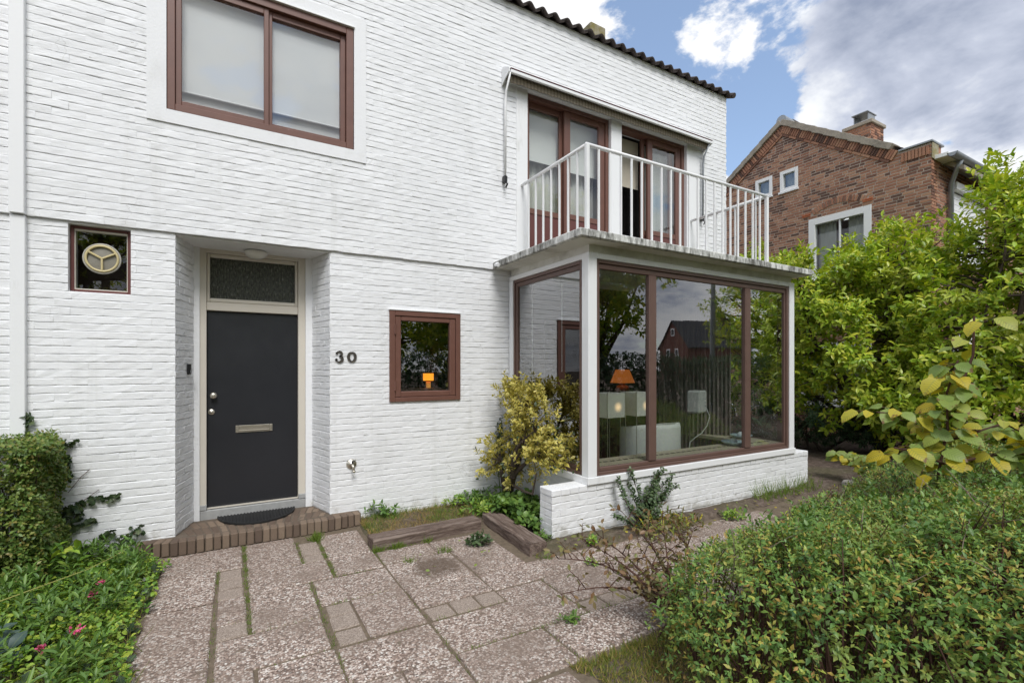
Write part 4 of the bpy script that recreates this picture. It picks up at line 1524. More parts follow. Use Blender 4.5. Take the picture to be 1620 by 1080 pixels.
# ------------------------------------------------------------------ paving
pave = tag(put(bpy.data.objects.new('paving', MB().quad((-1.3, -5.2, -.010), (6.5, -5.2, -.010), (6.5, -.12, -.010), (-1.3, -.12, -.010)).mesh('paving', JOINT))), kind='structure')
BIG = [  # (x0, x1, y0, y1)
    (-.515, .070, -.750, -.205), (-.515, -.120, -1.350, -.757), (-.515, -.120, -1.950, -1.357), (-.515, -.120, -2.55, -1.957), (-.515, -.120, -3.15, -2.557), (-.515, -.120, -3.75, -3.157),
    (-.100, .075, -1.745, -1.350), (-.095, .512, -2.345, -1.945), (-.095, .100, -2.755, -2.360), (-.095, .500, -3.16, -2.765), (-.095, .500, -3.57, -3.17),
    (.100, .508, -.930, -.205), (.100, .695, -1.330, -.940), (.100, .515, -1.930, -1.340),
    (.722, 1.098, -.945, -.300), (.722, 1.100, -1.330, -.955), (.535, 1.102, -1.785, -1.352), (.735, 1.105, -2.362, -1.800),
    (.120, .525, -2.755, -2.372), (.535, 1.115, -2.765, -2.374), (.510, .800, -3.36, -2.776), (.810, 1.115, -3.36, -2.776), (.51, 1.115, -3.76, -3.37),
    (1.112, 1.700, -1.855, -1.300), (1.112, 1.600, -1.290, -1.005), (1.610, 2.190, -1.290, -1.005), (1.125, 1.692, -2.172, -1.868), (1.128, 1.722, -2.770, -2.372),
    (1.712, 2.180, -1.860, -1.300), (1.705, 2.100, -2.785, -2.195), (1.705, 2.300, -2.185, -1.872),
    (2.112, 2.705, -2.625, -2.195), (2.310, 2.900, -2.185, -1.885), (2.715, 3.30, -2.79, -2.195), (2.91, 3.50, -2.185, -1.91), (3.31, 3.90, -2.79, -2.195), (3.51, 4.10, -2.185, -1.93),
    (3.91, 4.50, -2.79, -2.195), (4.11, 4.70, -2.185, -1.95), (4.51, 5.1, -2.79, -2.2), (4.71, 5.3, -2.19, -1.96),
    (1.128, 1.722, -3.200, -2.785), (1.735, 2.325, -3.190, -2.800), (2.335, 2.925, -3.190, -2.800), (2.935, 3.525, -3.19, -2.80), (3.535, 4.12, -3.19, -2.80),
    (1.128, 1.600, -3.640, -3.235), (1.128, 1.6, -4.05, -3.65), (.51, 1.115, -4.18, -3.77), (-.095, .5, -4.0, -3.58), (-.515, -.12, -4.3, -3.76)]
SMALL = [(-.100, .062, -.962, -.772), (-.098, .064, -1.148, -.970), (-.096, .066, -1.338, -1.156), (-.094, .080, -1.932, -1.756),
         (.528, .694, -.592, -.430), (.528, .694, -.756, -.602), (.528, .694, -.928, -.766), (.555, .722, -1.975, -1.800), (.553, .720, -2.160, -1.985), (.550, .722, -2.360, -2.172),
         (1.140, 1.318, -2.358, -2.188), (1.330, 1.508, -2.358, -2.186), (1.520, 1.694, -2.356, -2.184), (2.120, 2.300, -2.792, -2.640), (2.312, 2.500, -2.790, -2.640), (2.512, 2.702, -2.790, -2.640),
         (1.115, 1.262, -1.0, -.96)]
for lst, mat_, h0 in ((BIG, AGG, 0.0), (SMALL, PAVER, -0.004)):
    for (x0, x1, y0, y1) in lst:
        cx, cy = (x0 + x1) / 2, (y0 + y1) / 2
        me = MB().cbox(x0 - cx, x1 - cx, y0 - cy, y1 - cy, -0.04, 0, 0.009, jit=0.0035).mesh('slab' if mat_ is AGG else 'small_paver', mat_)
        M = Matrix.Translation((cx, cy, h0 + rnd.uniform(-.005, .004))) @ Matrix.Rotation(rnd.uniform(-.008, .008), 4, 'X') @ Matrix.Rotation(rnd.uniform(-.008, .008), 4, 'Y') @ Matrix.Rotation(rnd.uniform(-.010, .010), 4, 'Z')
        placed('slab' if mat_ is AGG else 'small_paver', me, pave, M)


def mound(name, x0, x1, y0, y1, h, nx, ny, mat, edge=0.15, amp=0.012, z0=-0.028):
    mb = MB()
    for j in range(ny + 1):
        for i in range(nx + 1):
            x, y = x0 + (x1 - x0) * i / nx, y0 + (y1 - y0) * j / ny
            e = min(x - x0, x1 - x, y - y0, y1 - y)
            f = min(1.0, e / edge)
            z = z0 + (h - z0) * f * f * (3 - 2 * f) + amp * float(wob(x * 3, y * 3)) * f
            mb.v.append((x + (rnd.uniform(-.02, .02) if 0 < i < nx else 0), y + (rnd.uniform(-.02, .02) if 0 < j < ny else 0), z))
    for j in range(ny):
        for i in range(nx):
            a = j * (nx + 1) + i
            mb.f.append((a, a + 1, a + nx + 2, a + nx + 1))
    return struct(name, mb, mat)


mound('soil_bed', 1.12, 3.1, -0.80, 0.02, 0.035, 30, 14, SOIL, 0.10)
mound('soil_bed', 2.30, 8.4, -1.93, -1.5, 0.028, 70, 8, SOIL, 0.14)
mound('soil_bed', 2.33, 3.2, -1.75, 0.0, 0.030, 14, 24, SOIL, 0.06)
mound('soil_bed', -3.6, -.56, -3.2, 0.05, 0.012, 30, 30, SOIL, 0.12)
mound('soil_bed', 6.5, 12.6, -4.5, 5.5, 0.05, 40, 50, SOIL, 0.5)
mound('lawn_patch', 1.62, 4.6, -4.6, -3.20, 0.006, 24, 14, SOIL, 0.10)

for k_i, (p0, p1, wd, hh, lab) in enumerate((((1.105, -.855), (2.215, -.812), 0.205, 0.095, 'grey weathered timber sleeper along the dry grass strip below the white wall'),
                                  ((2.425, -.72), (2.365, -1.765), 0.190, 0.105, 'dark cracked timber sleeper pointing at the end of the white plinth'))):
    p0, p1 = Vector((*p0, 0)), Vector((*p1, 0))
    d = p1 - p0
    L_ = d.length
    mb = MB()
    nx, ring = 22, [(-.5, .02), (-.5, .86), (-.42, .985), (-.15, 1.0), (.12, .99), (.40, .985), (.5, .88), (.5, .02)]
    for i in range(nx + 1):
        x = L_ * i / nx
        for (a, b_) in ring:
            mb.v.append((x + rnd.uniform(-.006, .006) * (1 if i in (0, nx) else .3), a * wd * (1 - .05 * math.sin(i * .9)) + rnd.uniform(-.004, .004), b_ * hh + rnd.uniform(-.004, .004) - .02 * (1 if b_ < .1 else 0)))
    q = len(ring)
    for i in range(nx):
        for j in range(q):
            mb.f.append((i * q + j, i * q + (j + 1) % q, (i + 1) * q + (j + 1) % q, (i + 1) * q + j))
    mb.f.append(tuple(range(q)))
    mb.f.append(tuple(nx * q + j for j in range(q))[::-1])
    me = mb.mesh('timber_sleeper', TIMBER, fix=True)
    o = put(bpy.data.objects.new('timber_sleeper', me), None, p0)
    o.rotation_euler = (0, 0, math.atan2(d.y, d.x))
    tag(o, lab, 'sleeper', 'timber sleepers edging the bed')

# ------------------------------------------------------------------ the brick house next door
NX, NY0, NY1, NAP, NEAVE = 12.58, -1.108, 5.17, 2.03, 6.03
SLN = math.atan2(8.16 - 6.43, NAP + 0.57)
nb = thing('brick_house', 'russet brick gabled house with white windows beyond the green shrubs', 'house', (15.5, 2.0, 0.0))
GW = Wall(NX, NY1, R(-90))                       # gable, u = NY1 - Y
SWL = Wall(NX, NY0, 0)                           # flank under the gutter
GL = NY1 - NY0


def gtop(u):
    """height of the gable at u"""
    y = NY1 - u
    return 8.10 - abs(y - NAP) * math.tan(SLN)


nholes = [(NY1 - 2.80, NY1 - 2.31, 6.31, 6.845), (NY1 - 2.105, NY1 - 1.625, 6.30, 6.85), (NY1 - 1.37, NY1 + 0.02, 3.85, 5.385), (NY1 - 1.62, NY1 + 0.02, 0.75, 2.28)]
sholes = [(0.95, 2.95, 4.0, 5.66), (0.95, 2.95, 0.9, 2.4)]
m_ = MB()
holed(m_, GW, 0.0, GL - 0.012, -0.1, 6.0, [h for h in nholes if h[3] < 6], -0.005, -0.28)
poly = [(0.0, 6.0), (GL - 0.012, 6.0), (GL - 0.012, 6.36), (GL - 0.54, 6.36), (GL - 0.54, gtop(GL - 0.54)), (NY1 - NAP, 8.10), (0.0, gtop(0.0))]


def clip_poly(poly, axis, lim, keep_less):
    o = []
    for i, p in enumerate(poly):
        q = poly[(i + 1) % len(poly)]
        a, b_ = (p[axis] <= lim), (q[axis] <= lim)
        if not keep_less:
            a, b_ = (p[axis] >= lim), (q[axis] >= lim)
        if a:
            o.append(p)
        if a != b_:
            t = (lim - p[axis]) / (q[axis] - p[axis])
            o.append((p[0] + (q[0] - p[0]) * t, p[1] + (q[1] - p[1]) * t))
    return o


us = sorted({0.0, GL, *[x for h in nholes[:2] for x in h[:2]]})
for a, b_ in zip(us[:-1], us[1:]):
    st = clip_poly(clip_poly(poly, 0, a, False), 0, b_, True)
    hh = [h for h in nholes[:2] if h[0] < (a + b_) / 2 < h[1]]
    pieces = [st] if not hh else [clip_poly(st, 1, hh[0][2], True), clip_poly(st, 1, hh[0][3], False)]
    for pc in pieces:
        if len(pc) > 2:
            m_.prism(pc, lambda u, v, d_: GW.P(u, v, d_), -0.005, -0.28)
holed(m_, SWL, 0.281, 6.5, -0.1, 6.0, sholes, -0.005, -0.28)
m_.box(NX + 6.2, NX + 6.5, NY0 + 0.281, NY1, -0.1, 6.0)
m_.box(NX + 0.281, NX + 6.2, NY1 - 0.3, NY1, -0.1, 6.0)
m_.box(NX + 3.0, NX + 3.1, NY0 + 0.3, NY1 - 0.3, 0, 6.0)
gable = m_.make('brick_wall', MORTAR, nb, fix=True)
VG = 0.245                                       # depth of the soldier course along the verge


ARCH = (NY1 - 0.68, 4.42, 1.30)                  # centre (u, v) and radius of the relieving arch over the window


def keep_g(q):
    cu, cv = (q[0] + q[1]) / 2, (q[2] + q[3]) / 2
    if cu > GL - 0.70 and q[3] < (6.345 if q[1] > GL - 0.54 else 6.24):
        pass
    elif cv > min(gtop(q[0]), gtop(q[1])) - 0.08:
        return False
    r = math.hypot(cu - ARCH[0], cv - ARCH[1])
    if 1.19 < r < 1.345 and abs(cu - ARCH[0]) < 0.62 and cv > ARCH[1]:
        return False
    return True


gr = courses(0.0, GL, 0.02, 8.1, nholes, 0.22, 0.0665, 0.013, 0.0155, keep_g, 'wild')
lay_bricks(GW, gr, gable, REDBRICK, 300, d=0.006, c=0.002, jit=0.0012, ends=0.002, rough=0.0025, L=0.22, H=0.0665, gu=0.013, gv=0.0155,
           hidden=lambda x, y: x < 1150 or y > 400)
sr = courses(0.0, 6.5, 0.02, 6.0, sholes, 0.22, 0.0665, 0.011, 0.012, None, 'wild')
lay_bricks(SWL, sr, gable, REDBRICK, 0, d=0.010, c=0.002, jit=0.0012, ends=0.002, L=0.22, H=0.0665, gu=0.011, gv=0.012)
# soldier course under the verge, a projecting line below it
hd = MB().cbox(-0.026, 0.026, -0.035, 0.05, -0.205, 0.0, 0.003, jit=0.0015).mesh('brick', REDBRICK)
ln = MB().cbox(-0.105, 0.105, -0.028, 0.05, -0.052, 0.0, 0.003, jit=0.0015).mesh('brick', REDBRICK)
for sgn in (1, -1):
    Lr = (NAP + 0.56) / math.cos(SLN) if sgn > 0 else (NY1 - NAP) / math.cos(SLN)
    for mesh_, pitch, drop in ((hd, 0.064, 0.0), (ln, 0.222, 0.213)):
        s0 = 0.04
        while s0 < Lr - 0.04:
            u = NY1 - NAP + sgn * s0 * math.cos(SLN)
            v = 8.10 - s0 * math.sin(SLN)
            M = GW.M(u, v, 0.0) @ Matrix.Rotation(R(90) * 0 + sgn * SLN, 4, 'Y') @ Matrix.Translation((0, 0, -drop))
            placed('brick', mesh_, gable, M)
            s0 += pitch
vo = MB().cbox(-0.024, 0.024, -0.012, 0.05, 0.0, 0.145, 0.003, jit=0.0015).mesh('brick', REDBRICK)
for i in range(-9, 10):
    a = i * 0.0515
    placed('brick', vo, gable, GW.M(ARCH[0] + 1.195 * math.sin(a), ARCH[1] + 1.195 * math.cos(a), 0.0) @ Matrix.Rotation(a, 4, 'Y'))
# corner shoulder: soldier panel, lead cap
so2 = MB().cbox(-0.025, 0.025, -0.012, 0.05, 0.0, 0.19, 0.003, jit=0.0015).mesh('brick', REDBRICK)
for i in range(8):
    placed('brick', so2, gable, GW.M(GL - 0.50 + i * 0.062, 6.12, 0.012))
m_ = MB()
m_.cbox(NX - 0.045, NX + 0.55, NY0 - 0.03, NY0 + 0.57, 6.365, 6.405, 0.006)
m_.make('shoulder_cap', ZINC, nb)
m_ = MB()
m_.cbox(NX + 0.02, NX + 0.5, NY0 + 0.01, NY0 + 0.53, 6.0, 6.362, 0.004)
m_.make('shoulder', REDBRICK, nb)
m_ = MB()
m_.cbox(NX - 0.004, NX + 0.30, NY0 - 0.016, NY0 + 0.002, 6.03, 6.36, 0.003)
m_.make('yellowed_panel', CONC, nb)
# roof planes, stepped verge tiles, ridge
m_ = MB()
for sgn, ye in ((-1, NY0 - 0.35), (1, NY1 + 0.35)):
    rs = abs(ye - NAP)
    x0 = NX + 0.56 if sgn < 0 else NX + 0.02
    a = [(x0, NAP, 8.20), (NX + 6.6, NAP, 8.20), (NX + 6.6, ye, 8.20 - rs * math.tan(SLN)), (x0, ye, 8.20 - rs * math.tan(SLN))]
    b_ = [(x, y, z - 0.10) for x, y, z in a]
    m_.add(a + b_, [(0, 1, 2, 3), (7, 6, 5, 4), (0, 4, 5, 1), (1, 5, 6, 2), (2, 6, 7, 3), (3, 7, 4, 0)])
m_.add([(NX + .02, NAP, 8.20), (NX + .56, NAP, 8.20), (NX + .56, -0.60, 8.20 - 2.63 * math.tan(SLN)), (NX + .02, -0.60, 8.20 - 2.63 * math.tan(SLN))], [(0, 1, 2, 3)])
nroof = m_.make('roof', VERGE, nb, fix=True)
vt = MB().cbox(-0.06, 0.30, 0.0, 0.345, -0.115, 0.022, 0.006, jit=0.003).mesh('verge_tile', VERGE)
for sgn in (1, -1):
    n = 9 if sgn > 0 else 11
    for i in range(n):
        s1 = 0.05 + (i + (1 if sgn > 0 else 0)) * 0.325
        y = NAP - sgn * s1 * math.cos(SLN)
        z = 8.215 - s1 * math.sin(SLN)
        M = Matrix.Translation((NX - 0.03, y, z)) @ Matrix.Rotation(sgn * (SLN - 0.05), 4, 'X')
        placed('verge_tile', vt, nroof, M)
for i in range(10):
    m_ = MB()
    m_.tube([(NX - 0.07 + i * 0.42, NAP, 8.185), (NX + 0.36 + i * 0.42, NAP, 8.178)], [0.135, 0.125], 14)
    m_.make('ridge_tile', ZINC if i == 0 else TILE, nroof)
# chimney
ch = MB()
ch.cbox(13.95, 14.60, 0.58, 1.18, 6.9, 7.86, 0.004)
chim = ch.make('chimney', MORTAR, nroof)
m_ = MB()
for wl_, ln_ in ((Wall(13.95, 1.18, R(-90)), 0.60), (Wall(13.95, 0.58, 0), 0.65)):
    for q in courses(0.0, ln_, 7.0, 7.86, [], 0.22, 0.0665, 0.011, 0.012, None, 'wild'):
        vs, fs = brick_verts(q[1] - q[0], q[3] - q[2], 0.010, 0.002, 0.001, 0.002)
        m_.add([wl_.P(q[0] + u, q[2] + v, 0.010 + n) for u, v, n in vs], fs)
tag(m_.make('chimney_brickwork', REDBRICK, nroof), kind='stuff')
m_ = MB()
m_.cbox(13.90, 14.65, 0.53, 1.23, 7.86, 7.95, 0.01)
m_.make('chimney_cap', VERGE, nroof)
m_ = MB()
m_.box(14.10, 14.45, 0.70, 0.72, 7.951, 8.22)
m_.box(14.10, 14.45, 1.02, 1.04, 7.951, 8.22)
m_.box(14.02, 14.50, 0.68, 1.06, 8.221, 8.24)
m_.make('chimney_cowl', ZINC, nroof)
# gutter and downpipe
m_ = MB()
gp = [(0.085 * math.cos(R(a)), 0.085 * math.sin(R(a))) for a in range(180, 361, 15)]
gy, gz = NY0 - 0.30, 6.06
for x in (NX + 0.02, NX + 6.5):
    pass
ng = len(gp)
for x in (NX + 0.10, NX + 6.6):
    m_.v += [(x, gy + a, gz + b_) for a, b_ in gp] + [(x, gy + a * .93, gz + b_ * .93 + .002) for a, b_ in gp]
for i in range(ng - 1):
    m_.f.append((i, i + 1, 2 * ng + i + 1, 2 * ng + i))
    m_.f.append((ng + i + 1, ng + i, 3 * ng + i, 3 * ng + i + 1))
    m_.f.append((i, ng + i, ng + i + 1, i + 1))
m_.f.append(tuple(range(ng)))
m_.make('gutter', ZINC, nb)
m_ = MB()
m_.cbox(NX + 0.1, NX + 6.55, NY0 - 0.24, NY0 - 0.001, 6.02, 6.10, 0.004)
m_.make('eaves_board', WHITE, nb)
m_ = MB()
m_.tube([(NX + 0.55, NY0 - 0.30, 6.0), (NX + 0.60, NY0 - 0.22, 5.85), (NX + 0.78, NY0 - 0.07, 5.62), (NX + 0.78, NY0 - 0.06, 0.05)], 0.048, 12)
m_.make('downpipe', ZINC, nb, True)


def nwindow(wall, u0, u1, v0, v1, w_, bars=(), curtain=True):
    f_ = MB()
    frame_ring(f_, wall, u0 + .004, u1 - .004, v0 + .004, v1 - .004, w_, 0.012, -0.10, 0.005)
    for bu in bars:
        wbox(f_, wall, bu - 0.018, bu + 0.018, v0 + w_ + .001, v1 - w_ - .001, -0.02, -0.06, 0.004)
    wn = f_.make('window', WHITE, nb)
    p_ = MB()
    wbox(p_, wall, u0 + w_, u1 - w_, v0 + w_, v1 - w_, -0.052, -0.062, 0.001)
    p_.make('pane', GLASSB, wn)
    f_ = MB()
    wbox(f_, wall, u0 - 0.02, u1 + 0.02, v0 - 0.05, v0 + 0.002, 0.05, -0.02, 0.004)
    f_.make('sill', WHITE, wn)
    if curtain:
        p_ = MB()
        n = 24
        for i in range(n):
            a, b_ = u0 + w_ + (u1 - u0 - 2 * w_) * i / n, u0 + w_ + (u1 - u0 - 2 * w_) * (i + 1) / n
            da, db = -0.20 + 0.02 * math.sin(i * 1.7), -0.20 + 0.02 * math.sin((i + 1) * 1.7)
            if curtain == 'gap' and 0.35 < i / n < 0.6:
                continue
            p_.quad(wall.P(a, v0 + .05, da), wall.P(b_, v0 + .05, db), wall.P(b_, v1 - .05, db), wall.P(a, v1 - .05, da))
        p_.make('curtain', VOILE, wn)
    return wn


nwindow(GW, *nholes[0], 0.085, (), True)
nwindow(GW, *nholes[1], 0.085, (), True)
nwindow(GW, *nholes[2], 0.155, (NY1 - 0.66,), 'gap')
nwindow(GW, *nholes[3], 0.13, (NY1 - 0.75,), 'gap')
nwindow(SWL, *sholes[0], 0.10, (1.95,), False)
nwindow(SWL, *sholes[1], 0.10, (1.95,), True)
m_ = MB()
for k_i in range(9):
    z = 5.50 - k_i * 0.125
    m_.box(NX + 1.06, NX + 2.84, NY0 - 0.006, NY0 + 0.010, z - 0.115, z)
m_.make('roller_shutter', WHITE, nb)
m_ = MB()
m_.cbox(NX + 0.93, NX + 2.97, NY0 - 0.12, NY0 - 0.012, 5.52, 5.68, 0.006)
m_.make('shutter_box', WHITE, nb)
# orange tile slips beside the arch
m_ = MB()
for u in (NY1 - 1.42, NY1 - 0.06):
    for k_i in range(2):
        m_.cbox(u - 0.10, u + 0.10, -0.016, 0.02, 5.47 + k_i * 0.04, 5.50 + k_i * 0.04, 0.003, GW.M(0, 0, 0))
m_.make('arch_springer', plain('orange brick', (0.40, 0.12, 0.05), 0.85), nb)

# ------------------------------------------------------------------ things seen inside the bay
def floor_lamp(x, y, label):
    t = thing('paper_floor_lamp', label, 'floor lamp', (x, y, 0.10), 'cube floor lamps behind the bay glass')
    s_ = MB()
    s_.cbox(x - 0.145, x + 0.145, y - 0.145, y + 0.145, 1.035, 1.345, 0.004)
    me = s_.mesh('shade', emit_shade('paper shade', (0.62, 0.62, 0.58), 0.55, (0.03, -0.146, -0.02), (1.0, 0.62, 0.28)), False, (x, y, 1.19))
    obj('shade', me, t, (x, y, 1.19))
    for sx in (-1, 1):
        for sy in (-1, 1):
            l_ = MB()
            l_.tube([(x + sx * 0.150, y + sy * 0.150, 0.10), (x + sx * 0.150, y + sy * 0.150, 1.36)], 0.0045, 6)
            l_.make('leg', STEEL, t)


floor_lamp(4.17, -0.66, 'left one of two cube paper floor lamps glowing behind the bay glass')
floor_lamp(4.66, -0.66, 'right one of two cube paper floor lamps, beside the white armchair')

tl = thing('table_lamp', 'orange glowing table lamp on a chest behind the cube lamps', 'table lamp', (5.96, 1.0, 1.165))
m_ = MB()
m_.lathe([(0.215, 1.40), (0.120, 1.63)], 28, Matrix.Translation((5.96, 1.0, 0)), False)
m_.lathe([(0.205, 1.402), (0.112, 1.628)], 28, Matrix.Translation((5.96, 1.0, 0)), False)
m_.make('lamp_shade', emit_shade('orange lamp shade', (0.62, 0.17, 0.03), 0.26), tl, True)
m_ = MB()
m_.lathe([(0.07, 1.165), (0.12, 1.19), (0.135, 1.26), (0.10, 1.34), (0.04, 1.37), (0.06, 1.385), (0.03, 1.40), (0.02, 1.44)], 24, Matrix.Translation((5.96, 1.0, 0)))
m_.make('lamp_base', LAMPWOOD, tl, True)
pt_ = bpy.data.lights.new('table_lamp_bulb', 'POINT')
pt_.energy = 0.7
pt_.color = (1.0, 0.55, 0.2)
pt_.shadow_soft_size = 0.05
po = bpy.data.objects.new('bulb', pt_)
COL.objects.link(po)
po.parent = tl
po.location = (0, 0, 0.34)
cb = thing('chest', 'dark wooden chest that carries the orange table lamp', 'chest', (5.9, 1.15, 0.10))
m_ = MB()
m_.cbox(5.35, 6.55, 0.85, 1.35, 0.14, 1.163, 0.008)
m_.make('body', WOOD, cb)
for k_i in range(3):
    m_ = MB()
    m_.cbox(5.39, 6.51, 0.836, 0.849, 0.20 + k_i * 0.32, 0.49 + k_i * 0.32, 0.004)
    m_.make('drawer', WOOD, cb)

ac = thing('armchair', 'white upholstered tub armchair with its back to the bay glass', 'armchair', (4.98, -0.62, 0.10))
CX, CY = 4.98, -0.58
m_ = MB()
n = 28
prof = []
for lay_, rr in (('o', 0.40), ('i', 0.315)):
    for h in (0.22, 0.55, 0.86, 0.915):
        prof.append((lay_, rr if h < .9 else (rr + 0.012 if lay_ == 'i' else rr - 0.012), h))
for lay_, rr, h in prof:
    for i in range(n + 1):
        a = R(150 + 240 * i / n)
        drop = 0.06 * max(0.0, abs(i / n - 0.5) * 2 - 0.45) / 0.55 if h > 0.8 else 0.0
        m_.v.append((CX + rr * 1.05 * math.cos(a), CY + rr * math.sin(a), h - drop))
w1 = n + 1
for blk in (0, 4):
    for j in range(3):
        for i in range(n):
            a = (blk + j) * w1 + i
            f = (a, a + 1, a + w1 + 1, a + w1)
            m_.f.append(f if blk == 0 else f[::-1])
for i in range(n):
    m_.f.append((3 * w1 + i, 3 * w1 + i + 1, 7 * w1 + i + 1, 7 * w1 + i))
for i in (0, n):
    m_.f.append((i, w1 + i, 2 * w1 + i, 3 * w1 + i, 7 * w1 + i, 6 * w1 + i, 5 * w1 + i, 4 * w1 + i))
m_.make('backrest', UPHOL, ac, True, fix=True)
m_ = MB()
m_.lathe([(0.30, 0.22), (0.335, 0.26), (0.335, 0.44), (0.30, 0.475), (0.001, 0.485)], 28, Matrix.Translation((CX, CY, 0)))
m_.make('seat', UPHOL, ac, True)
for sx in (-.22, .22):
    for sy in (-.22, .22):
        m_ = MB()
        m_.tube([(CX + sx, CY + sy, 0.22), (CX + sx * 1.1, CY + sy * 1.1, 0.10)], [0.022, 0.014], 8)
        m_.make('leg', WOOD, ac)

spk = thing('speaker', 'white box speaker with a cable on a dark stand behind the bay glass', 'speaker', (5.95, -0.55, 0.10))
m_ = MB()
m_.cbox(-0.135, 0.135, -0.10, 0.10, -0.165, 0.165, 0.022, Matrix.Translation((5.93, -0.60, 1.165)) @ Matrix.Rotation(R(18), 4, 'Z'))
cab = m_.make('cabinet', UPHOL, spk)
m_ = MB()
for k_i in range(3):
    m_.lathe([(0.012, 0), (0.010, 0.006), (0.001, 0.006)], 10, Matrix.Translation((5.93, -0.60, 1.165)) @ Matrix.Rotation(R(18), 4, 'Z') @ Matrix.Translation((0.06, -0.10, -0.06 + 0.05 * k_i)) @ MY)
m_.make('connector', ZINC, cab)
m_ = MB()
m_.tube([(5.93, -0.58, 1.0), (5.93, -0.58, 0.12)], 0.018, 10)
m_.cbox(5.81, 6.05, -0.70, -0.46, 0.10, 0.125, 0.006)
m_.make('stand', BLACK, spk)
m_ = MB()
m_.tube([(6.0, -0.70, 1.10), (6.05, -0.73, 0.95), (5.98, -0.74, 0.82), (5.86, -0.74, 0.72), (5.74, -0.72, 0.66), (5.66, -0.70, 0.60), (5.6, -0.70, 0.2)], 0.006, 6)
m_.make('cable', UPHOL, spk, True)


def dish(x, y, r, label):
    t = thing('dish', label, 'dish', (x, y, 0.646), 'ceramic dishes on the bay sill')
    m_ = MB()
    m_.lathe([(r * 0.45, 0.647), (r * 0.75, 0.662), (r, 0.692), (r * 0.99, 0.699), (r * 0.72, 0.672), (r * 0.3, 0.664), (0.001, 0.664)], 32, Matrix.Translation((x, y, 0)))
    m_.make('bowl', CERAM, t, True)
    m_ = MB()
    m_.lathe([(0.03, 0.665), (0.052, 0.69), (0.045, 0.72), (0.02, 0.738), (0.001, 0.742)], 12, Matrix.Translation((x - 0.01, y, 0)))
    m_.make('shell', plain('white shell', (0.6, 0.66, 0.66), 0.5, 0.5, 0.2), t, True)


dish(5.72, -1.36, 0.16, 'wide pale blue dish on the sill in the middle pane of the bay')
dish(6.36, -1.02, 0.15, 'pale blue dish on the sill behind the narrow right pane of the bay')


def curtain(name, path, z0, z1_, mat, label, amp=0.03, n=70):
    t = thing(name, label, 'curtain', (path[0][0], path[0][1], z0))
    m_ = MB()
    P0, P1 = Vector((*path[0], 0)), Vector((*path[1], 0))
    d = (P1 - P0)
    nrm = Vector((-d.y, d.x, 0)).normalized()
    pts = [P0 + d * (i / n) + nrm * (amp * math.sin(i * 1.25) + amp * .4 * math.sin(i * 2.9 + 1)) for i in range(n + 1)]
    for off in (0.0, 0.004):
        for i in range(n):
            a, b_ = pts[i] + nrm * off, pts[i + 1] + nrm * off
            m_.quad((a.x, a.y, z0), (b_.x, b_.y, z0), (b_.x, b_.y, z1_), (a.x, a.y, z1_))
    m_.make('fabric', mat, t, True)
    m_ = MB()
    m_.tube([(path[0][0], path[0][1], z1_ + .012), (path[1][0], path[1][1], z1_ + .012)], 0.012, 8)
    m_.make('rail', STEEL, t)


curtain('curtain', ((6.05, -0.10), (6.44, -0.80)), 0.30, 2.74, CURT, 'brown curtain gathered at the right rear corner of the bay')
curtain('curtain', ((6.18, 0.36), (6.98, 0.32)), 0.11, 2.74, CURT, 'dark brown curtain at the opening behind the speaker')

sm = thing('small_lamp', 'small orange lamp glowing low behind the brown casement window', 'table lamp', (2.17, 0.55, 1.35))
m_ = MB()
m_.lathe([(0.068, 1.500), (0.068, 1.592)], 20, Matrix.Translation((2.185, 0.55, 0)), False)
m_.make('lamp_shade', emit_shade('small orange shade', (0.95, 0.30, 0.02), 0.9), sm, True)
m_ = MB()
m_.cbox(2.160, 2.210, 0.525, 0.575, 1.405, 1.485, 0.005)
m_.make('lamp_base', emit_shade('lit amber base', (0.75, 0.34, 0.08), 0.25), sm)
sh = thing('window_shelf', 'narrow dark shelf under the small orange lamp', 'shelf', (2.0, 0.5, 1.35))
m_ = MB()
m_.cbox(1.25, 2.35, 0.33, 0.75, 1.372, 1.404, 0.004)
m_.make('board', WOOD, sh)
m_ = MB()
m_.cbox(1.3, 2.3, 0.40, 0.44, 0.1, 1.37, 0.004)
m_.make('bracket', WOOD, sh)

# ------------------------------------------------------------------ bicycle against the neighbour's wall
bike = thing('bicycle', 'bicycle with bright rims leaning on the brick gable behind the bay', 'bicycle', (11.85, 2.2, 0.0))
BXX = 11.95
for wy in (2.25, 3.32):
    m_ = MB()
    n = 40
    m_.tube([(BXX, wy + 0.335 * math.cos(2 * math.pi * i / n), 0.36 + 0.335 * math.sin(2 * math.pi * i / n)) for i in range(n + 1)], 0.017, 6, False)
    wh = m_.make('wheel', RUBBER, bike)
    m_ = MB()
    m_.tube([(BXX, wy + 0.310 * math.cos(2 * math.pi * i / n), 0.36 + 0.310 * math.sin(2 * math.pi * i / n)) for i in range(n + 1)], 0.014, 6, False)
    m_.make('rim', RAIL, wh)
    m_ = MB()
    for i in range(18):
        a = 2 * math.pi * i / 18
        m_.tube([(BXX + (.02 if i % 2 else -.02), wy, 0.36), (BXX, wy + 0.305 * math.cos(a), 0.36 + 0.305 * math.sin(a))], 0.002, 4, False)
    m_.tube([(BXX - .04, wy, .36), (BXX + .04, wy, .36)], 0.02, 8)
    m_.make('spokes', STEEL, wh)
    m_ = MB()
    m_.tube([(BXX, wy + 0.385 * math.cos(R(a)), 0.36 + 0.385 * math.sin(R(a))) for a in range(-10, 190, 12)], 0.018, 6)
    m_.make('mudguard', RAIL, bike)
m_ = MB()
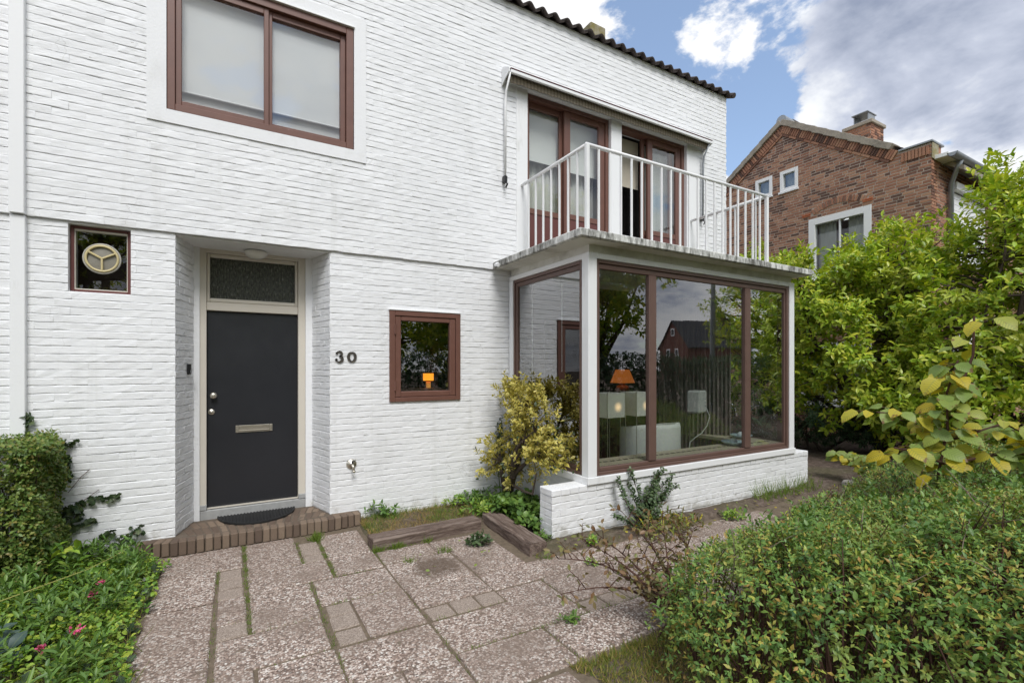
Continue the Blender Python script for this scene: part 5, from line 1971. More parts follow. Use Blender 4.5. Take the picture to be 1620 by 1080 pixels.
for a, b_ in (((2.25, .36), (2.42, .95)), ((2.40, .88), (2.98, .86)), ((2.44, .78), (2.86, .30)), ((2.86, .30), (2.98, .92)), ((2.86, .30), (3.32, .36)), ((3.32, .36), (2.98, .86))):
    m_.tube([(BXX, a[0], a[1]), (BXX, b_[0], b_[1])], 0.016, 8)
m_.make('frame', BLACK, bike)
m_ = MB()
m_.tube([(BXX, 2.42, .95), (BXX, 2.40, 1.08), (BXX - .22, 2.40, 1.12), (BXX - .27, 2.56, 1.08)], 0.012, 8)
m_.tube([(BXX, 2.40, 1.08), (BXX + .22, 2.40, 1.12), (BXX + .27, 2.56, 1.08)], 0.012, 8)
m_.make('handlebar', STEEL, bike)
m_ = MB()
m_.cbox(BXX - .08, BXX + .08, 2.90, 3.16, 0.96, 1.01, 0.02)
m_.make('saddle', BLACK, bike)

# ------------------------------------------------------------------ across the street (mirrored in the panes)
def far_house(x, y, rot, label, roofc):
    t = thing('street_house', label, 'house', (x, y, 0.0), 'houses mirrored in the bay glass')
    M = Matrix.Translation((x, y, 0)) @ Matrix.Rotation(rot, 4, 'Z')
    W2, D2, E2, A2 = 5.0, 4.0, 4.8, 8.6

    def tb(x0, x1, y0, y1, z0, z1_):
        m = MB()
        m.cbox(x0, x1, y0, y1, z0, z1_, 0.01, M)
        return m
    m = MB()
    m.add([M @ Vector(p) for p in [(-W2, -D2, -.1), (W2, -D2, -.1), (W2, D2, -.1), (-W2, D2, -.1), (-W2, -D2, E2), (W2, -D2, E2), (W2, D2, E2), (-W2, D2, E2), (-W2, 0, A2 - .15), (W2, 0, A2 - .15)]],
          [(0, 1, 5, 4), (2, 3, 7, 6), (1, 2, 6, 9, 5), (3, 0, 4, 8, 7)])
    m.make('wall', DARKBRICK, t)
    m = MB()
    for s_ in (-1, 1):
        a = [(-W2 - .2, 0, A2), (W2 + .2, 0, A2), (W2 + .2, s_ * (D2 + .4), E2 - .3), (-W2 - .2, s_ * (D2 + .4), E2 - .3)]
        m.add([M @ Vector(p) for p in a] + [M @ Vector((p[0], p[1], p[2] - .12)) for p in a], [(0, 1, 2, 3), (7, 6, 5, 4), (0, 4, 5, 1), (1, 5, 6, 2), (2, 6, 7, 3), (3, 7, 4, 0)])
    rf = m.make('roof', roofc, t, fix=True)
    tb(2.4, 3.2, -.4, .4, A2 - .9, A2 + 1.0).make('chimney', DARKBRICK, rf)
    for wx, wz, face in ((-4, 3.2, 0), (-1, 3.2, 0), (2.5, 3.2, 0), (-4, .9, 0), (-1, .9, 0), (2.5, .9, 0)):
        wn = tb(wx, wx + 1.5, -D2 - .05, -D2 + .02, wz, wz + 1.5).make('window', WHITE, t)
        tb(wx + .12, wx + .7, -D2 - .07, -D2 - .051, wz + .12, wz + 1.38).make('pane', BLACK, wn)
        tb(wx + .8, wx + 1.38, -D2 - .07, -D2 - .051, wz + .12, wz + 1.38).make('pane', BLACK, wn)
    for wy, wz in ((-2.0, 3.3), (.6, 3.3), (-.5, 6.3)):
        for sx in (-1, 1):
            wn = tb(sx * W2 - .05, sx * W2 + .05, wy, wy + 1.0, wz, wz + 1.1).make('window', WHITE, t)
            tb(sx * (W2 + .01) - .055, sx * (W2 + .01) + .055, wy + .15, wy + .85, wz + .15, wz + .95).make('pane', BLACK, wn)


SLATE = plain('slate roof', (0.045, 0.047, 0.052), 0.7, 0.3, 0.35, 3.0)
far_house(61.0, -45.6, R(20), 'dark red house with a slate roof mirrored in the middle pane of the bay', SLATE)

lp = thing('street_lamp', 'tall grey lamp post mirrored in the middle pane of the bay', 'lamp post', (15.6, -9.6, 0))
m_ = MB()
m_.tube([(15.6, -9.6, 0), (15.6, -9.6, 5.0), (15.6, -9.6, 9.0)], [0.11, 0.08, 0.05], 10)
m_.make('post', ZINC, lp)
m_ = MB()
m_.tube([(15.6, -9.6, 8.95), (15.0, -9.9, 9.25)], 0.03, 8)
m_.cbox(14.5, 15.1, -10.05, -9.75, 9.2, 9.32, 0.03)
m_.make('lantern', ZINC, lp)

# ------------------------------------------------------------------ plants
def shrub(name, label, cat, base, ells, n_clump, per, k, leaf, mat, shape='oval', stems=4, nparts=0, group=None, twig=0.16, spread=(1.25, 0.75), droop=0.1, seed=3, shell=0.55, bark=BARK, stem_r=0.055, clump_r=0.30, upd=0.5):
    """multi-stemmed shrub: stems, branches to each clump of twigs, leaves set round every twig"""
    r = random.Random(seed)
    g_ = np.random.default_rng(seed)
    t = thing(name, label, cat, base, group)
    E_ = np.array([e[:6] for e in ells], float)
    vol = E_[:, 3] * E_[:, 4] * E_[:, 5]
    pick = g_.choice(len(ells), n_clump, p=vol ** .8 / (vol ** .8).sum())
    u = unit(g_.normal(size=(n_clump, 3)))
    rad = shell + (1 - shell) * g_.random(n_clump) ** 0.6
    c = E_[pick, :3] + u * rad[:, None] * E_[pick, 3:6]
    c[:, 2] = np.maximum(c[:, 2], base[2] + 0.12)
    centre = E_[:, :3].mean(0)
    wood = MB()
    tips = []
    for i in range(stems):
        tgt = E_[i % len(ells), :3] + g_.normal(size=3) * E_[i % len(ells), 3:6] * 0.35
        b0 = Vector(base) + Vector((r.uniform(-.14, .14), r.uniform(-.14, .14), -0.05))
        pts = bend(b0, tgt, 0.12, 7, r)
        wood.tube(pts, [stem_r * (1 - 0.75 * j / 7) for j in range(8)], 7)
        tips += pts[2:]
    T_ = np.array([tuple(p) for p in tips])
    for i in range(n_clump):
        j = int(np.argmin(((T_ - c[i]) ** 2).sum(1) + 0.6 * np.maximum(0, T_[:, 2] - c[i, 2])))
        pts = bend(T_[j], c[i], 0.10, 4, r)
        wood.tube(pts, [stem_r * .36, stem_r * .28, stem_r * .21, stem_r * .15, stem_r * .09], 5, False)
    wood.make('branches', bark, t)
    cc_ = np.repeat(c, per, 0)
    out_ = unit(cc_ - centre) * 0.6 + np.array([0, 0, upd])
    d = unit(out_ + g_.normal(0, 0.55, cc_.shape))
    st = cc_ + unit(g_.normal(size=cc_.shape)) * (g_.random(len(cc_)) ** .5)[:, None] * clump_r
    st[:, 2] = np.maximum(st[:, 2], base[2] + 0.05)
    P, D, N = sprig_leaves(st, d, k, twig, spread, droop)
    L = leaf[0] * g_.uniform(0.65, 1.15, len(P))
    foliage(t, mat, P, D, N, L, L * leaf[1], shape, nparts)
    return t


# big pale green shrubs in front of the neighbour
shrub('magnolia_shrub', 'broad light green shrub filling the gap between the bay and the brick gable', 'shrub', (10.7, -1.0, 0.03),
      [(10.2, -0.9, 2.3, 1.45, 1.4, 1.35), (9.7, -0.3, 2.7, 1.1, 1.0, 1.25), (9.9, 1.1, 2.9, 1.0, 1.2, 1.15), (10.7, -1.5, 3.1, 1.2, 1.0, 1.05), (10.0, -1.2, 1.3, 1.6, 1.5, 0.75), (9.8, 0.9, 1.7, 1.0, 1.1, 1.1), (11.2, -0.6, 3.5, 0.9, 0.9, 0.9)],
      330, 13, 7, (0.130, 0.44), L_MAG, 'oval', 6, 180, 'light green shrubs by the brick house', 0.16, seed=5, shell=0.70, stem_r=0.07)
shrub('magnolia_shrub', 'tallest light green shrub, rising past the gutter of the brick house', 'shrub', (10.9, -2.7, 0.03),
      [(10.6, -2.5, 2.5, 1.4, 1.2, 1.5), (10.9, -2.75, 3.7, 0.95, 0.85, 1.0), (11.2, -3.3, 2.6, 1.4, 1.2, 1.7), (11.0, -2.62, 4.55, 0.40, 0.36, 0.62), (10.1, -2.4, 1.2, 1.4, 1.3, 0.8), (11.6, -3.7, 3.4, 1.0, 0.9, 1.0)],
      290, 13, 7, (0.130, 0.44), L_MAG, 'oval', 5, 120, 'light green shrubs by the brick house', 0.16, seed=9, shell=0.70, stem_r=0.06)
shrub('rhododendron', 'low dark blue-green shrub right of the bay plinth', 'shrub', (9.9, -0.2, 0.03),
      [(9.9, -0.2, 0.62, 0.85, 0.8, 0.46), (9.3, 0.5, 0.50, 0.7, 0.7, 0.38), (10.6, -0.9, 0.5, 0.6, 0.6, 0.40)],
      80, 9, 8, (0.105, 0.28), L_RHO, 'oval', 4, 0, None, 0.06, (1.45, 1.1), 0.25, 13, 0.4, BARK, 0.03, 0.18)
shrub('round_bush', 'round clipped green bush seen through the bay behind the dishes', 'bush', (9.6, 2.4, 0.03),
      [(9.6, 2.4, 0.80, 0.75, 0.75, 0.72)], 110, 12, 7, (0.05, 0.5), L_LUSH, 'simple', 4, 0, None, 0.08, seed=21, shell=0.7, stem_r=0.03, clump_r=0.16)

# variegated bush on a leaning trunk
vg = thing('variegated_bush', 'yellow variegated bush on a leaning trunk at the left side of the bay', 'bush', (2.86, -0.33, 0.03))
g_ = np.random.default_rng(31)
VE = np.array([(2.72, -0.42, 0.58, .26, .36, .24), (2.80, -0.75, 0.72, .26, .42, .30), (2.82, -1.00, 0.98, .22, .34, .30), (2.80, -0.82, 1.22, .20, .36, .20), (2.90, -0.42, 1.36, .13, .22, .12), (2.90, -1.20, 0.78, .17, .20, .24)])
wood = MB()
fork = Vector((2.80, -0.58, 0.42))
wood.tube([(2.87, -0.30, -0.03), (2.86, -0.36, 0.12), (2.83, -0.46, 0.27), fork], [0.060, 0.052, 0.046, 0.040], 9)
wood.tube([(2.86, -0.35, 0.10), (2.80, -0.36, 0.28), (2.74, -0.40, 0.45)], [0.045, 0.035, 0.02], 8)
vt_ = []
for e in VE:
    pts = bend(fork, e[:3], 0.16, 5, rnd)
    wood.tube(pts, [0.030, 0.026, 0.021, 0.016, 0.012, 0.008], 7)
    vt_ += pts[1:]
wood.tube([(2.83, -0.46, 0.30), (2.78, -0.80, 0.30), (2.76, -1.05, 0.32), (2.78, -1.10, 0.55)], [0.018, 0.015, 0.012, 0.008], 7)
VT = np.array([tuple(p) for p in vt_])
pick = g_.choice(len(VE), 125)
c = VE[pick, :3] + unit(g_.normal(size=(125, 3))) * (0.45 + 0.55 * g_.random((125, 1))) * VE[pick, 3:6]
for i in range(125):
    j = int(np.argmin(((VT - c[i]) ** 2).sum(1)))
    wood.tube(bend(VT[j], c[i], 0.1, 3, rnd), [0.008, 0.006, 0.004, 0.003], 5, False)
wood.make('trunk', BARK, vg)
cc_ = np.repeat(c, 5, 0)
d = unit(unit(cc_ - np.array([2.80, -0.75, 0.75])) * 0.5 + g_.normal(0, .5, cc_.shape) + np.array([0, 0, .4]))
P, D, N = sprig_leaves(cc_ + g_.normal(0, .055, cc_.shape), d, 7, 0.07, (1.3, 0.7), 0.1, 0.25, 0.3)
L = 0.056 * g_.uniform(.65, 1.2, len(P))
foliage(vg, L_VAR, P, D, N, L, L * 0.5, 'oval', 300)
pick = g_.choice(len(P), 260)
sel = pick[(P[pick, 1] < -0.95) | (P[pick, 2] < 0.7)]
foliage(vg, L_DARK, P[sel] + g_.normal(0, .05, P[sel].shape), D[sel], N[sel], 0.055, 0.028, 'oval', 0, 'green_shoots')

# upright green shoots between it and the wall post
uv_ = thing('green_shrub', 'narrow dark green upright shrub between the variegated bush and the wall', 'shrub', (2.93, -0.15, 0.03))
m_ = MB()
cs, ds = [], []
for i in range(6):
    x, y, h = 2.93 + rnd.uniform(-.08, .04), -0.16 + rnd.uniform(-.12, .08), rnd.uniform(0.75, 1.12)
    pts = bend((x, y, 0.0), (x + rnd.uniform(-.06, .03), y + rnd.uniform(-.06, .06), h), 0.03, 6, rnd)
    m_.tube(pts, 0.006, 5)
    for j in range(14):
        f = 0.35 + 0.65 * j / 13
        q = pts[0].lerp(pts[-1], f)
        cs.append(tuple(q))
        ds.append((rnd.uniform(-.5, .5), rnd.uniform(-.5, .5), 1))
m_.make('stems', GREENSTEM, uv_)
P, D, N = sprig_leaves(np.array(cs), np.array(ds), 5, 0.05, (1.2, .8))
foliage(uv_, L_DARK, P, D, N, 0.045, 0.022, 'oval', 60)

# small-leaved plant against the plinth
ct = thing('wall_plant', 'small dark round-leaved plant with three upright stems against the white plinth', 'plant', (3.65, -1.80, 0.02))
m_ = MB()
cs, ds = [], []
for tx, tz, ty in ((3.38, 0.53, -1.66), (3.58, 0.60, -1.65), (3.52, 0.47, -1.68), (4.02, 0.56, -1.70), (4.12, 0.50, -1.74), (4.20, 0.36, -1.74), (3.72, 0.36, -1.76), (3.30, 0.18, -1.74), (3.85, 0.42, -1.74), (3.95, .30, -1.80), (3.5, .22, -1.84), (3.75, .2, -1.9), (4.1, .44, -1.70), (4.0, .52, -1.66)):
    pts = bend((3.65 + rnd.uniform(-.05, .05), -1.80, 0.0), (tx, ty, tz), 0.10, 8, rnd)
    m_.tube(pts, [0.008 - 0.0007 * i for i in range(9)], 5)
    for i in range(26):
        f = 0.22 + 0.78 * i / 25
        k_i = min(7, int(f * 8))
        q = pts[k_i].lerp(pts[k_i + 1], f * 8 - k_i)
        cs.append((q.x + rnd.uniform(-.012, .012), q.y + rnd.uniform(-.02, .02), q.z + rnd.uniform(-.012, .012)))
        ds.append((rnd.uniform(-.6, .6), rnd.uniform(-.9, .2), rnd.uniform(.2, 1)))
m_.make('stems', TWIG, ct)
P, D, N = sprig_leaves(np.array(cs), np.array(ds), 4, 0.03, (1.3, .9))
foliage(ct, L_COT, P, D, N, 0.036 * rng.uniform(.6, 1.2, len(P)), 0.027, 'round', 300)

# low yellowing plant below it
yp = thing('yellowing_plant', 'low yellowing narrow-leaved plant at the foot of the white plinth', 'plant', (3.75, -2.02, 0.0))
cs = np.stack([rng.uniform(3.45, 4.15, 70), rng.uniform(-2.16, -1.86, 70), rng.uniform(0.02, 0.10, 70)], 1)
P, D, N = sprig_leaves(cs, np.array([0, -.2, 1]) + rng.normal(0, .5, cs.shape), 6, 0.10, (1.1, .6), 0.1)
foliage(yp, L_BRZ, P[::2], D[::2], N[::2], 0.075, 0.022, 'oval', 60)
foliage(yp, L_HAZ, P[1::3], D[1::3], N[1::3], 0.085, 0.020, 'oval', 60)


# the clipped shrubbery in the near right corner
def bush_h(X, Y):
    """height of the shrubbery over the ground, 0 outside it"""
    left = 1.98 + 0.10 * np.sin(Y * 5.0) + 0.22 * np.clip(-3.7 - Y, 0, 1) - 0.12 * np.clip(Y + 4.2, -0.5, 0.3)
    back = -3.38 + 0.11 * np.clip(X - 2.3, 0, 4) + 0.05 * np.sin(X * 4.0) - 0.30 * np.clip(2.3 - X, 0, 1)
    right = 7.6
    e = np.minimum(np.minimum(X - left, back - Y), right - X)
    f = np.clip(e / 0.42, 0, 1)
    f = np.sqrt(np.clip(1 - (1 - f) ** 2, 0, 1))
    top = 0.69 + 0.045 * np.clip(X - 2.4, 0, 3.5) + 0.24 * np.clip(-3.55 - Y, 0, 1) + 0.11 * wob(X, Y, 0.9) + 0.045 * wob(X, Y, 2.6, 1.7) + 0.030 * wob(X, Y, 6.5, .4)
    return np.where(e > 0, top * (0.25 + 0.75 * f) * (f > 0), 0.0)


bs = thing('shrubbery', 'dense clipped green shrubbery filling the near right corner', 'shrub', (3.2, -4.0, 0.0))
n = 30000
X, Y = rng.uniform(1.6, 7.6, n * 2), rng.uniform(-5.25, -2.5, n * 2)
near = np.exp(-np.clip(np.hypot(X, Y + 5.375) - 2.0, 0, 9) / 2.2)
kp = rng.random(n * 2) < (0.25 + 0.75 * near)
X, Y = X[kp], Y[kp]
Hh = bush_h(X, Y)
kp = (Hh > 0.10) & (wob(X, Y, 5.2, 2.2) + wob(X, Y, 9.0, .9) * .7 + rng.normal(0, .2, len(X)) > -.42)
X, Y, Hh = X[kp], Y[kp], Hh[kp]
dep = np.minimum(rng.exponential(0.085, len(X)), 0.6)
side = rng.random(len(X)) < 0.30
dep = np.where(side, rng.random(len(X)) * 0.9 * Hh, dep)
Z = np.maximum(Hh - dep - 0.04, 0.02)
gx = (bush_h(X + .05, Y) - bush_h(X - .05, Y)) / .1
gy_ = (bush_h(X, Y + .05) - bush_h(X, Y - .05)) / .1
nrm = unit(np.stack([-gx, -gy_, np.ones_like(gx) * 0.8], 1))
C = np.stack([X, Y, Z], 1)
d = unit(nrm * 0.7 + np.array([0, 0, .55]) + rng.normal(0, .42, C.shape))
P, D, N = sprig_leaves(C, d, 8, 0.070, (1.35, .60), 0.12)
sz = 0.033 * rng.uniform(.45, 1.3, len(P)) * np.tile(np.linspace(1.1, .7, 8), len(C))
surf = np.repeat(np.where(dep < 0.06, 1.0, 0.0), 8)
foliage(bs, L_BUSH, P, D, N, sz, sz * 0.46, 'simple', 300, 'foliage', surf)
m_ = MB()
for i in range(900):
    x, y = rnd.uniform(1.8, 6.0), rnd.uniform(-5.0, -3.1)
    h = float(bush_h(np.array([x]), np.array([y]))[0])
    if h > 0.3:
        bx_, by_ = max(2.25, x + rnd.uniform(-.35, .35)), y + rnd.uniform(-.3, .3)
        m_.tube(bend((bx_, by_, 0.0), (x, y, h + rnd.uniform(-.08, .06)), 0.08, 4, rnd), [0.0055, 0.0045, 0.004, 0.003, 0.0015], 5, False)
m_.make('twigs', TWIG, bs)
# fresh blue-green and yellow shoots standing out of it
cs, ds = [], []
for i in range(70):
    x, y = rnd.uniform(1.9, 4.6), rnd.uniform(-4.7, -3.2)
    h = float(bush_h(np.array([x]), np.array([y]))[0])
    if h > 0.3:
        for j in range(3):
            cs.append((x + rnd.uniform(-.07, .07), y + rnd.uniform(-.07, .07), h - 0.03))
            ds.append((rnd.uniform(-.5, .5), rnd.uniform(-.5, .5), 1))
P, D, N = sprig_leaves(np.array(cs), np.array(ds), 8, 0.10, (1.2, .7), 0.05)
foliage(bs, L_LUSH, P, D, N, 0.045 * rng.uniform(.5, 1.1, len(P)), 0.021, 'oval', 0, 'fresh_shoots')
cs = []
for i in range(240):                             # spent brown flower heads
    x, y = rnd.uniform(1.9, 4.8), rnd.uniform(-4.9, -3.2)
    h = float(bush_h(np.array([x]), np.array([y]))[0])
    if h > 0.3 and math.sin(x * 5 + y * 3) > -.1:
        for j in range(16):
            cs.append((x + rnd.gauss(0, .022), y + rnd.gauss(0, .022), h + rnd.uniform(-.03, .012)))
cs = np.array(cs)
foliage(bs, leaf_mat('spent flower head', [(0.10, 0.05, 0.025), (0.22, 0.11, 0.05), (0.34, 0.20, 0.08)], 0.15, 0.8), cs, rand_unit(len(cs)) + np.array([0, 0, .5]), rand_unit(len(cs)), .012, .007, 'quad', 0, 'seed_heads')
m_ = MB()
for i in range(130):                             # bare twigs standing out
    x, y = rnd.uniform(2.0, 5.2), rnd.uniform(-4.8, -3.25)
    h = float(bush_h(np.array([x]), np.array([y]))[0])
    if h > 0.3:
        d_ = Vector((rnd.uniform(-.3, .3), rnd.uniform(-.3, .3), rnd.uniform(.05, .25)))
        m_.tube(bend((x, y, h - .12), Vector((x, y, h - .06)) + d_ * .8, .08, 3, rnd), [.003, .0025, .002, .001], 4, False)
m_.make('dead_twigs', plain('grey dead twig', (0.20, 0.15, 0.12), 0.9), bs)

# bronze twiggy shrub leaning out over the slabs
bz = thing('bronze_shrub', 'sparse twiggy shrub with bronze green leaves leaning over the slabs', 'shrub', (2.42, -3.22, 0.0))
m_ = MB()
cs, ds = [], []
for tx, ty, tz in ((1.72, -2.78, 0.55), (1.62, -2.95, 0.36), (1.98, -2.70, 0.62), (2.20, -2.62, 0.58), (2.40, -2.66, 0.78), (2.55, -2.75, 0.62), (2.75, -2.72, 0.72), (2.05, -2.95, 0.42), (2.35, -2.90, 0.50), (2.62, -3.0, 0.66), (2.15, -3.05, 0.30), (2.9, -2.9, .6)):
    tx, tz = tx + 0.14, tz * 0.74
    b0 = (2.50 + rnd.uniform(-.10, .16), -3.22 + rnd.uniform(-.06, .06), 0.0)
    pts = bend(b0, (tx, ty, tz), 0.14, 8, rnd)
    m_.tube(pts, [0.011 - 0.0011 * i for i in range(9)], 6)
    for i in range(16):
        f = 0.12 + 0.88 * i / 15
        kk_ = min(7, int(f * 8))
        q = pts[kk_].lerp(pts[kk_ + 1], f * 8 - kk_)
        e = q + Vector((rnd.uniform(-.11, .11), rnd.uniform(-.11, .11), rnd.uniform(-.02, .12)))
        m_.tube([q, q.lerp(e, .5) + Vector((0, 0, .01)), e], [0.004, 0.003, 0.002], 5, False)
        cs.append(tuple(q.lerp(e, .4)))
        ds.append(tuple(e - q))
m_.make('stems', TWIG, bz)
P, D, N = sprig_leaves(np.array(cs), np.array(ds), 4, 0.085, (1.0, .6), 0.35, 0.35)
foliage(bz, L_BRZ, P, D, N, 0.050 * rng.uniform(.6, 1.15, len(P)), 0.024, 'oval', 300)

# hazel sapling with big yellowing leaves
hz = thing('hazel_sapling', 'young hazel with large yellowing leaves rising behind the shrubbery', 'sapling', (4.15, -4.05, 0.0))
m_ = MB()
HP, HD, HN = [], [], []
for pts_, lf in (([(4.18, -3.98, 0.3), (4.16, -4.00, 0.95), (4.22, -4.03, 1.25), (4.24, -4.02, 1.50), (4.30, -4.06, 1.72)], 80),
                 ([(4.22, -4.03, 1.20), (4.02, -3.86, 1.34), (3.86, -3.76, 1.36)], 22),
                 ([(4.24, -4.05, 1.18), (4.42, -4.26, 1.30), (4.52, -4.42, 1.18), (4.58, -4.52, 1.08)], 36),
                 ([(4.28, -4.05, 1.45), (4.36, -4.12, 1.75), (4.38, -4.12, 2.02)], 14),
                 ([(4.22, -4.05, 1.02), (4.4, -4.2, 1.08), (4.62, -4.45, 1.12), (4.75, -4.6, 1.15)], 36),
                 ([(4.20, -4.05, 1.0), (4.02, -3.92, 1.10), (3.92, -3.84, 1.12)], 24)):
    q = [Vector(p) for p in pts_]
    m_.tube(q, [0.010 - 0.006 * i / len(q) for i in range(len(q))], 6)
    for i in range(lf):
        f = (0.12 + 0.88 * i / max(1, lf - 1)) * (len(q) - 1)
        k_i = min(len(q) - 2, int(f))
        p = q[k_i].lerp(q[k_i + 1], f - k_i)
        if p.z < 0.85:
            continue
        p = p + Vector((rnd.uniform(-.07, .07), rnd.uniform(-.07, .07), rnd.uniform(-.04, .04)))
        a = i * 2.5 + rnd.uniform(-.5, .5)
        dr = Vector((math.cos(a), math.sin(a), rnd.uniform(-.25, .25)))
        e = p + dr * rnd.uniform(.03, .07)
        m_.tube([p, e], 0.0022, 4, False)
        HP.append(tuple(e))
        HD.append((dr.x, dr.y, dr.z - rnd.uniform(.15, .75)))
        HN.append((-0.55 + rnd.uniform(-.4, .4) + dr.x * .35, -0.25 + rnd.uniform(-.4, .4) + dr.y * .35, 0.75))
m_.make('stems', TWIG, hz)
HP, HD, HN = (np.array(a, float) for a in (HP, HD, HN))
hl = 0.112 * rng.uniform(.65, 1.25, len(HP))
foliage(hz, L_HAZ, HP, HD, HN, hl, hl * 0.80, 'round', 300)

# yellow creeping branch beside the plinth end
ye = thing('yellow_branch', 'low branch of yellow leaves on the soil right of the plinth', 'plant', (7.25, -2.1, 0.05))
m_ = MB()
HP, HD, HN = [], [], []
for k_i in range(5):
    q = bend((7.4, -2.3, 0.25), (7.4 + rnd.uniform(-.5, .75), -2.3 + rnd.uniform(-.1, .75), 0.42 + rnd.uniform(-.12, .10)), 0.15, 5, rnd)
    m_.tube(q, 0.005, 5)
    for p in q[1:]:
        for _ in range(5):
            a = rnd.uniform(0, 6.28)
            HP.append(tuple(p))
            HD.append((math.cos(a), math.sin(a), -.3))
            HN.append((-.7 + rnd.uniform(-.5, .5), -.5, .7))
m_.make('stems', TWIG, ye)
HP, HD, HN = (np.array(a, float) for a in (HP, HD, HN))
foliage(ye, L_HAZ, HP, HD, HN, 0.15 * rng.uniform(.6, 1.2, len(HP)), 0.10, 'round', 300)

# clipped hedge at the left with ivy over it
he = thing('hedge', 'clipped leafy hedge against the white wall at the left edge', 'hedge', (-2.2, -0.35, 0.0))
n = 11000
HX0, HX1, HY0, HY1, HZ = -3.4, -1.25, -0.70, -0.03, 1.10
face = rng.random(n)
X = rng.uniform(HX0, HX1, n)
Y = rng.uniform(HY0, HY1, n)
Z = rng.uniform(0.02, HZ, n)
dp = np.minimum(rng.exponential(.05, n), .3)
f1, f2, f3 = face < .38, (face >= .38) & (face < .70), (face >= .70) & (face < 0.93)
Y = np.where(f1, HY0 + dp, Y)
X = np.where(f2, HX1 - dp, X)
Z = np.where(f3, HZ - dp, Z)
bul = 0.06 * wob(X * 2, Z * 3 + Y * 2, 1.2)
taper = np.where(f2 | f1, 0.10 * np.clip(0.55 - Z, 0, 1) + bul, 0)
X = X + np.where(f2, taper + 0.05 * np.clip(Z - .85, 0, 1), 0)
Y = Y - np.where(f1, taper, 0)
Z = Z + np.where(f3, 0.05 * wob(X * 2, Y * 3, 1.0), 0)
C = np.stack([X, Y, Z], 1)
nr = np.where(f1[:, None], [0, -1, .3], np.where(f2[:, None], [1, -.2, .2], [0, 0, 1.]))
d = unit(nr * .7 + np.array([0, -.1, .4]) + rng.normal(0, .5, C.shape))
P, D, N = sprig_leaves(C, d, 5, 0.05, (1.25, .8), 0.15)
kp = P[:, 1] < -0.004
P, D, N = P[kp], D[kp], N[kp]
sz = 0.030 * rng.uniform(.6, 1.25, len(P))
foliage(he, L_HEDGE, P, D, N, sz, sz * 0.62, 'simple', 0)
m_ = MB()
for i in range(240):
    x, y = rnd.uniform(-3.2, -1.35), rnd.uniform(-.6, -.1)
    m_.tube(bend((x, y, 0.0), (x + rnd.uniform(-.25, .25), y + rnd.uniform(-.15, .1) - .0, rnd.uniform(.6, 1.08)), 0.1, 4, rnd), [0.012, 0.009, 0.007, 0.005, 0.003], 5, False)
m_.make('twigs', BARK, he)

iv = thing('ivy', 'dark ivy creeping from the hedge onto the white wall', 'ivy', (-1.2, -0.02, 0.0))
m_ = MB()
cs, ds = [], []
def creeper(pts, r0, step, sp_):
    q = [Vector(p) for p in pts]
    m_.tube(q, [r0 * (1 - .6 * i / len(q)) for i in range(len(q))], 5)
    for a, b_ in zip(q[:-1], q[1:]):
        for i in range(max(1, int((b_ - a).length / step))):
            p = a.lerp(b_, rnd.random())
            cs.append((p.x + rnd.uniform(-sp_, sp_), min(-0.012, p.y + rnd.uniform(-sp_, sp_) * .5), p.z + rnd.uniform(-sp_, sp_)))
            ds.append((rnd.uniform(-1, 1), -.5, rnd.uniform(-.4, 1)))


creeper([(-1.47, -.03, 1.0), (-1.46, -.02, 1.15), (-1.45, -.015, 1.29)], 0.006, 0.005, 0.02)
creeper([(-1.30, -.05, 1.00), (-1.22, -.03, 1.03), (-1.16, -.02, 1.03)], 0.006, 0.006, 0.025)
creeper([(-1.28, -.05, .95), (-1.20, -.03, .88), (-1.22, -.03, .74)], 0.006, 0.005, 0.03)
creeper([(-1.28, -.05, .40), (-1.12, -.02, .50), (-1.02, -.015, .54), (-.92, -.015, .52), (-.86, -.015, .545)], 0.005, 0.007, 0.012)
creeper([(-1.25, -.05, .30), (-1.12, -.02, .32), (-1.02, -.015, .37)], 0.005, 0.007, 0.012)
creeper([(-1.30, -.06, .45), (-1.20, -.05, .49), (-1.13, -.04, .46), (-1.17, -.05, .36)], 0.006, 0.0045, 0.04)
creeper([(-1.12, -.04, .10), (-1.0, -.03, .16), (-.92, -.02, .24)], 0.005, 0.005, 0.03)
creeper([(-.95, -.05, .02), (-.85, -.04, .10), (-.76, -.03, .20), (-.72, -.03, .24)], 0.005, 0.0035, 0.04)
creeper([(-1.2, -.05, .06), (-.98, -.04, .05), (-.8, -.06, .04)], 0.005, 0.003, 0.04)
for pts in ([(-1.2, -.012, .62), (-1.12, -.012, .74), (-1.06, -.012, .80)], [(-1.1, -.012, .54), (-1.0, -.012, .62)]):
    m_.tube(pts, 0.0025, 4)
m_.make('stems', TWIG, iv)
cs, ds = np.array(cs), np.array(ds)
foliage(iv, L_DARK, cs, unit(ds), unit(np.stack([rng.normal(0, .3, len(cs)), -np.ones(len(cs)), rng.normal(.3, .3, len(cs))], 1)), 0.042 * rng.uniform(.6, 1.2, len(cs)), 0.040, 'ivy', 200)


# ------------------------------------------------------------------ ground cover, grass
def scatter(name, mat, P, D, N, L, W, shape, kind='stuff', label=None, cat=None):
    me = leaf_mesh(name, mat, P, D, N, L, W, shape)
    o = put(bpy.data.objects.new(name, me))
    o['kind'] = kind
    return o


def bed_edge(Y):
    return np.interp(-Y, [0.0, .2, .28, .42, .87, 1.29, 1.63, 2.18, 3.2], [-.76, -.70, -.62, -.50, -.52, -.54, -.57, -.47, -.42])


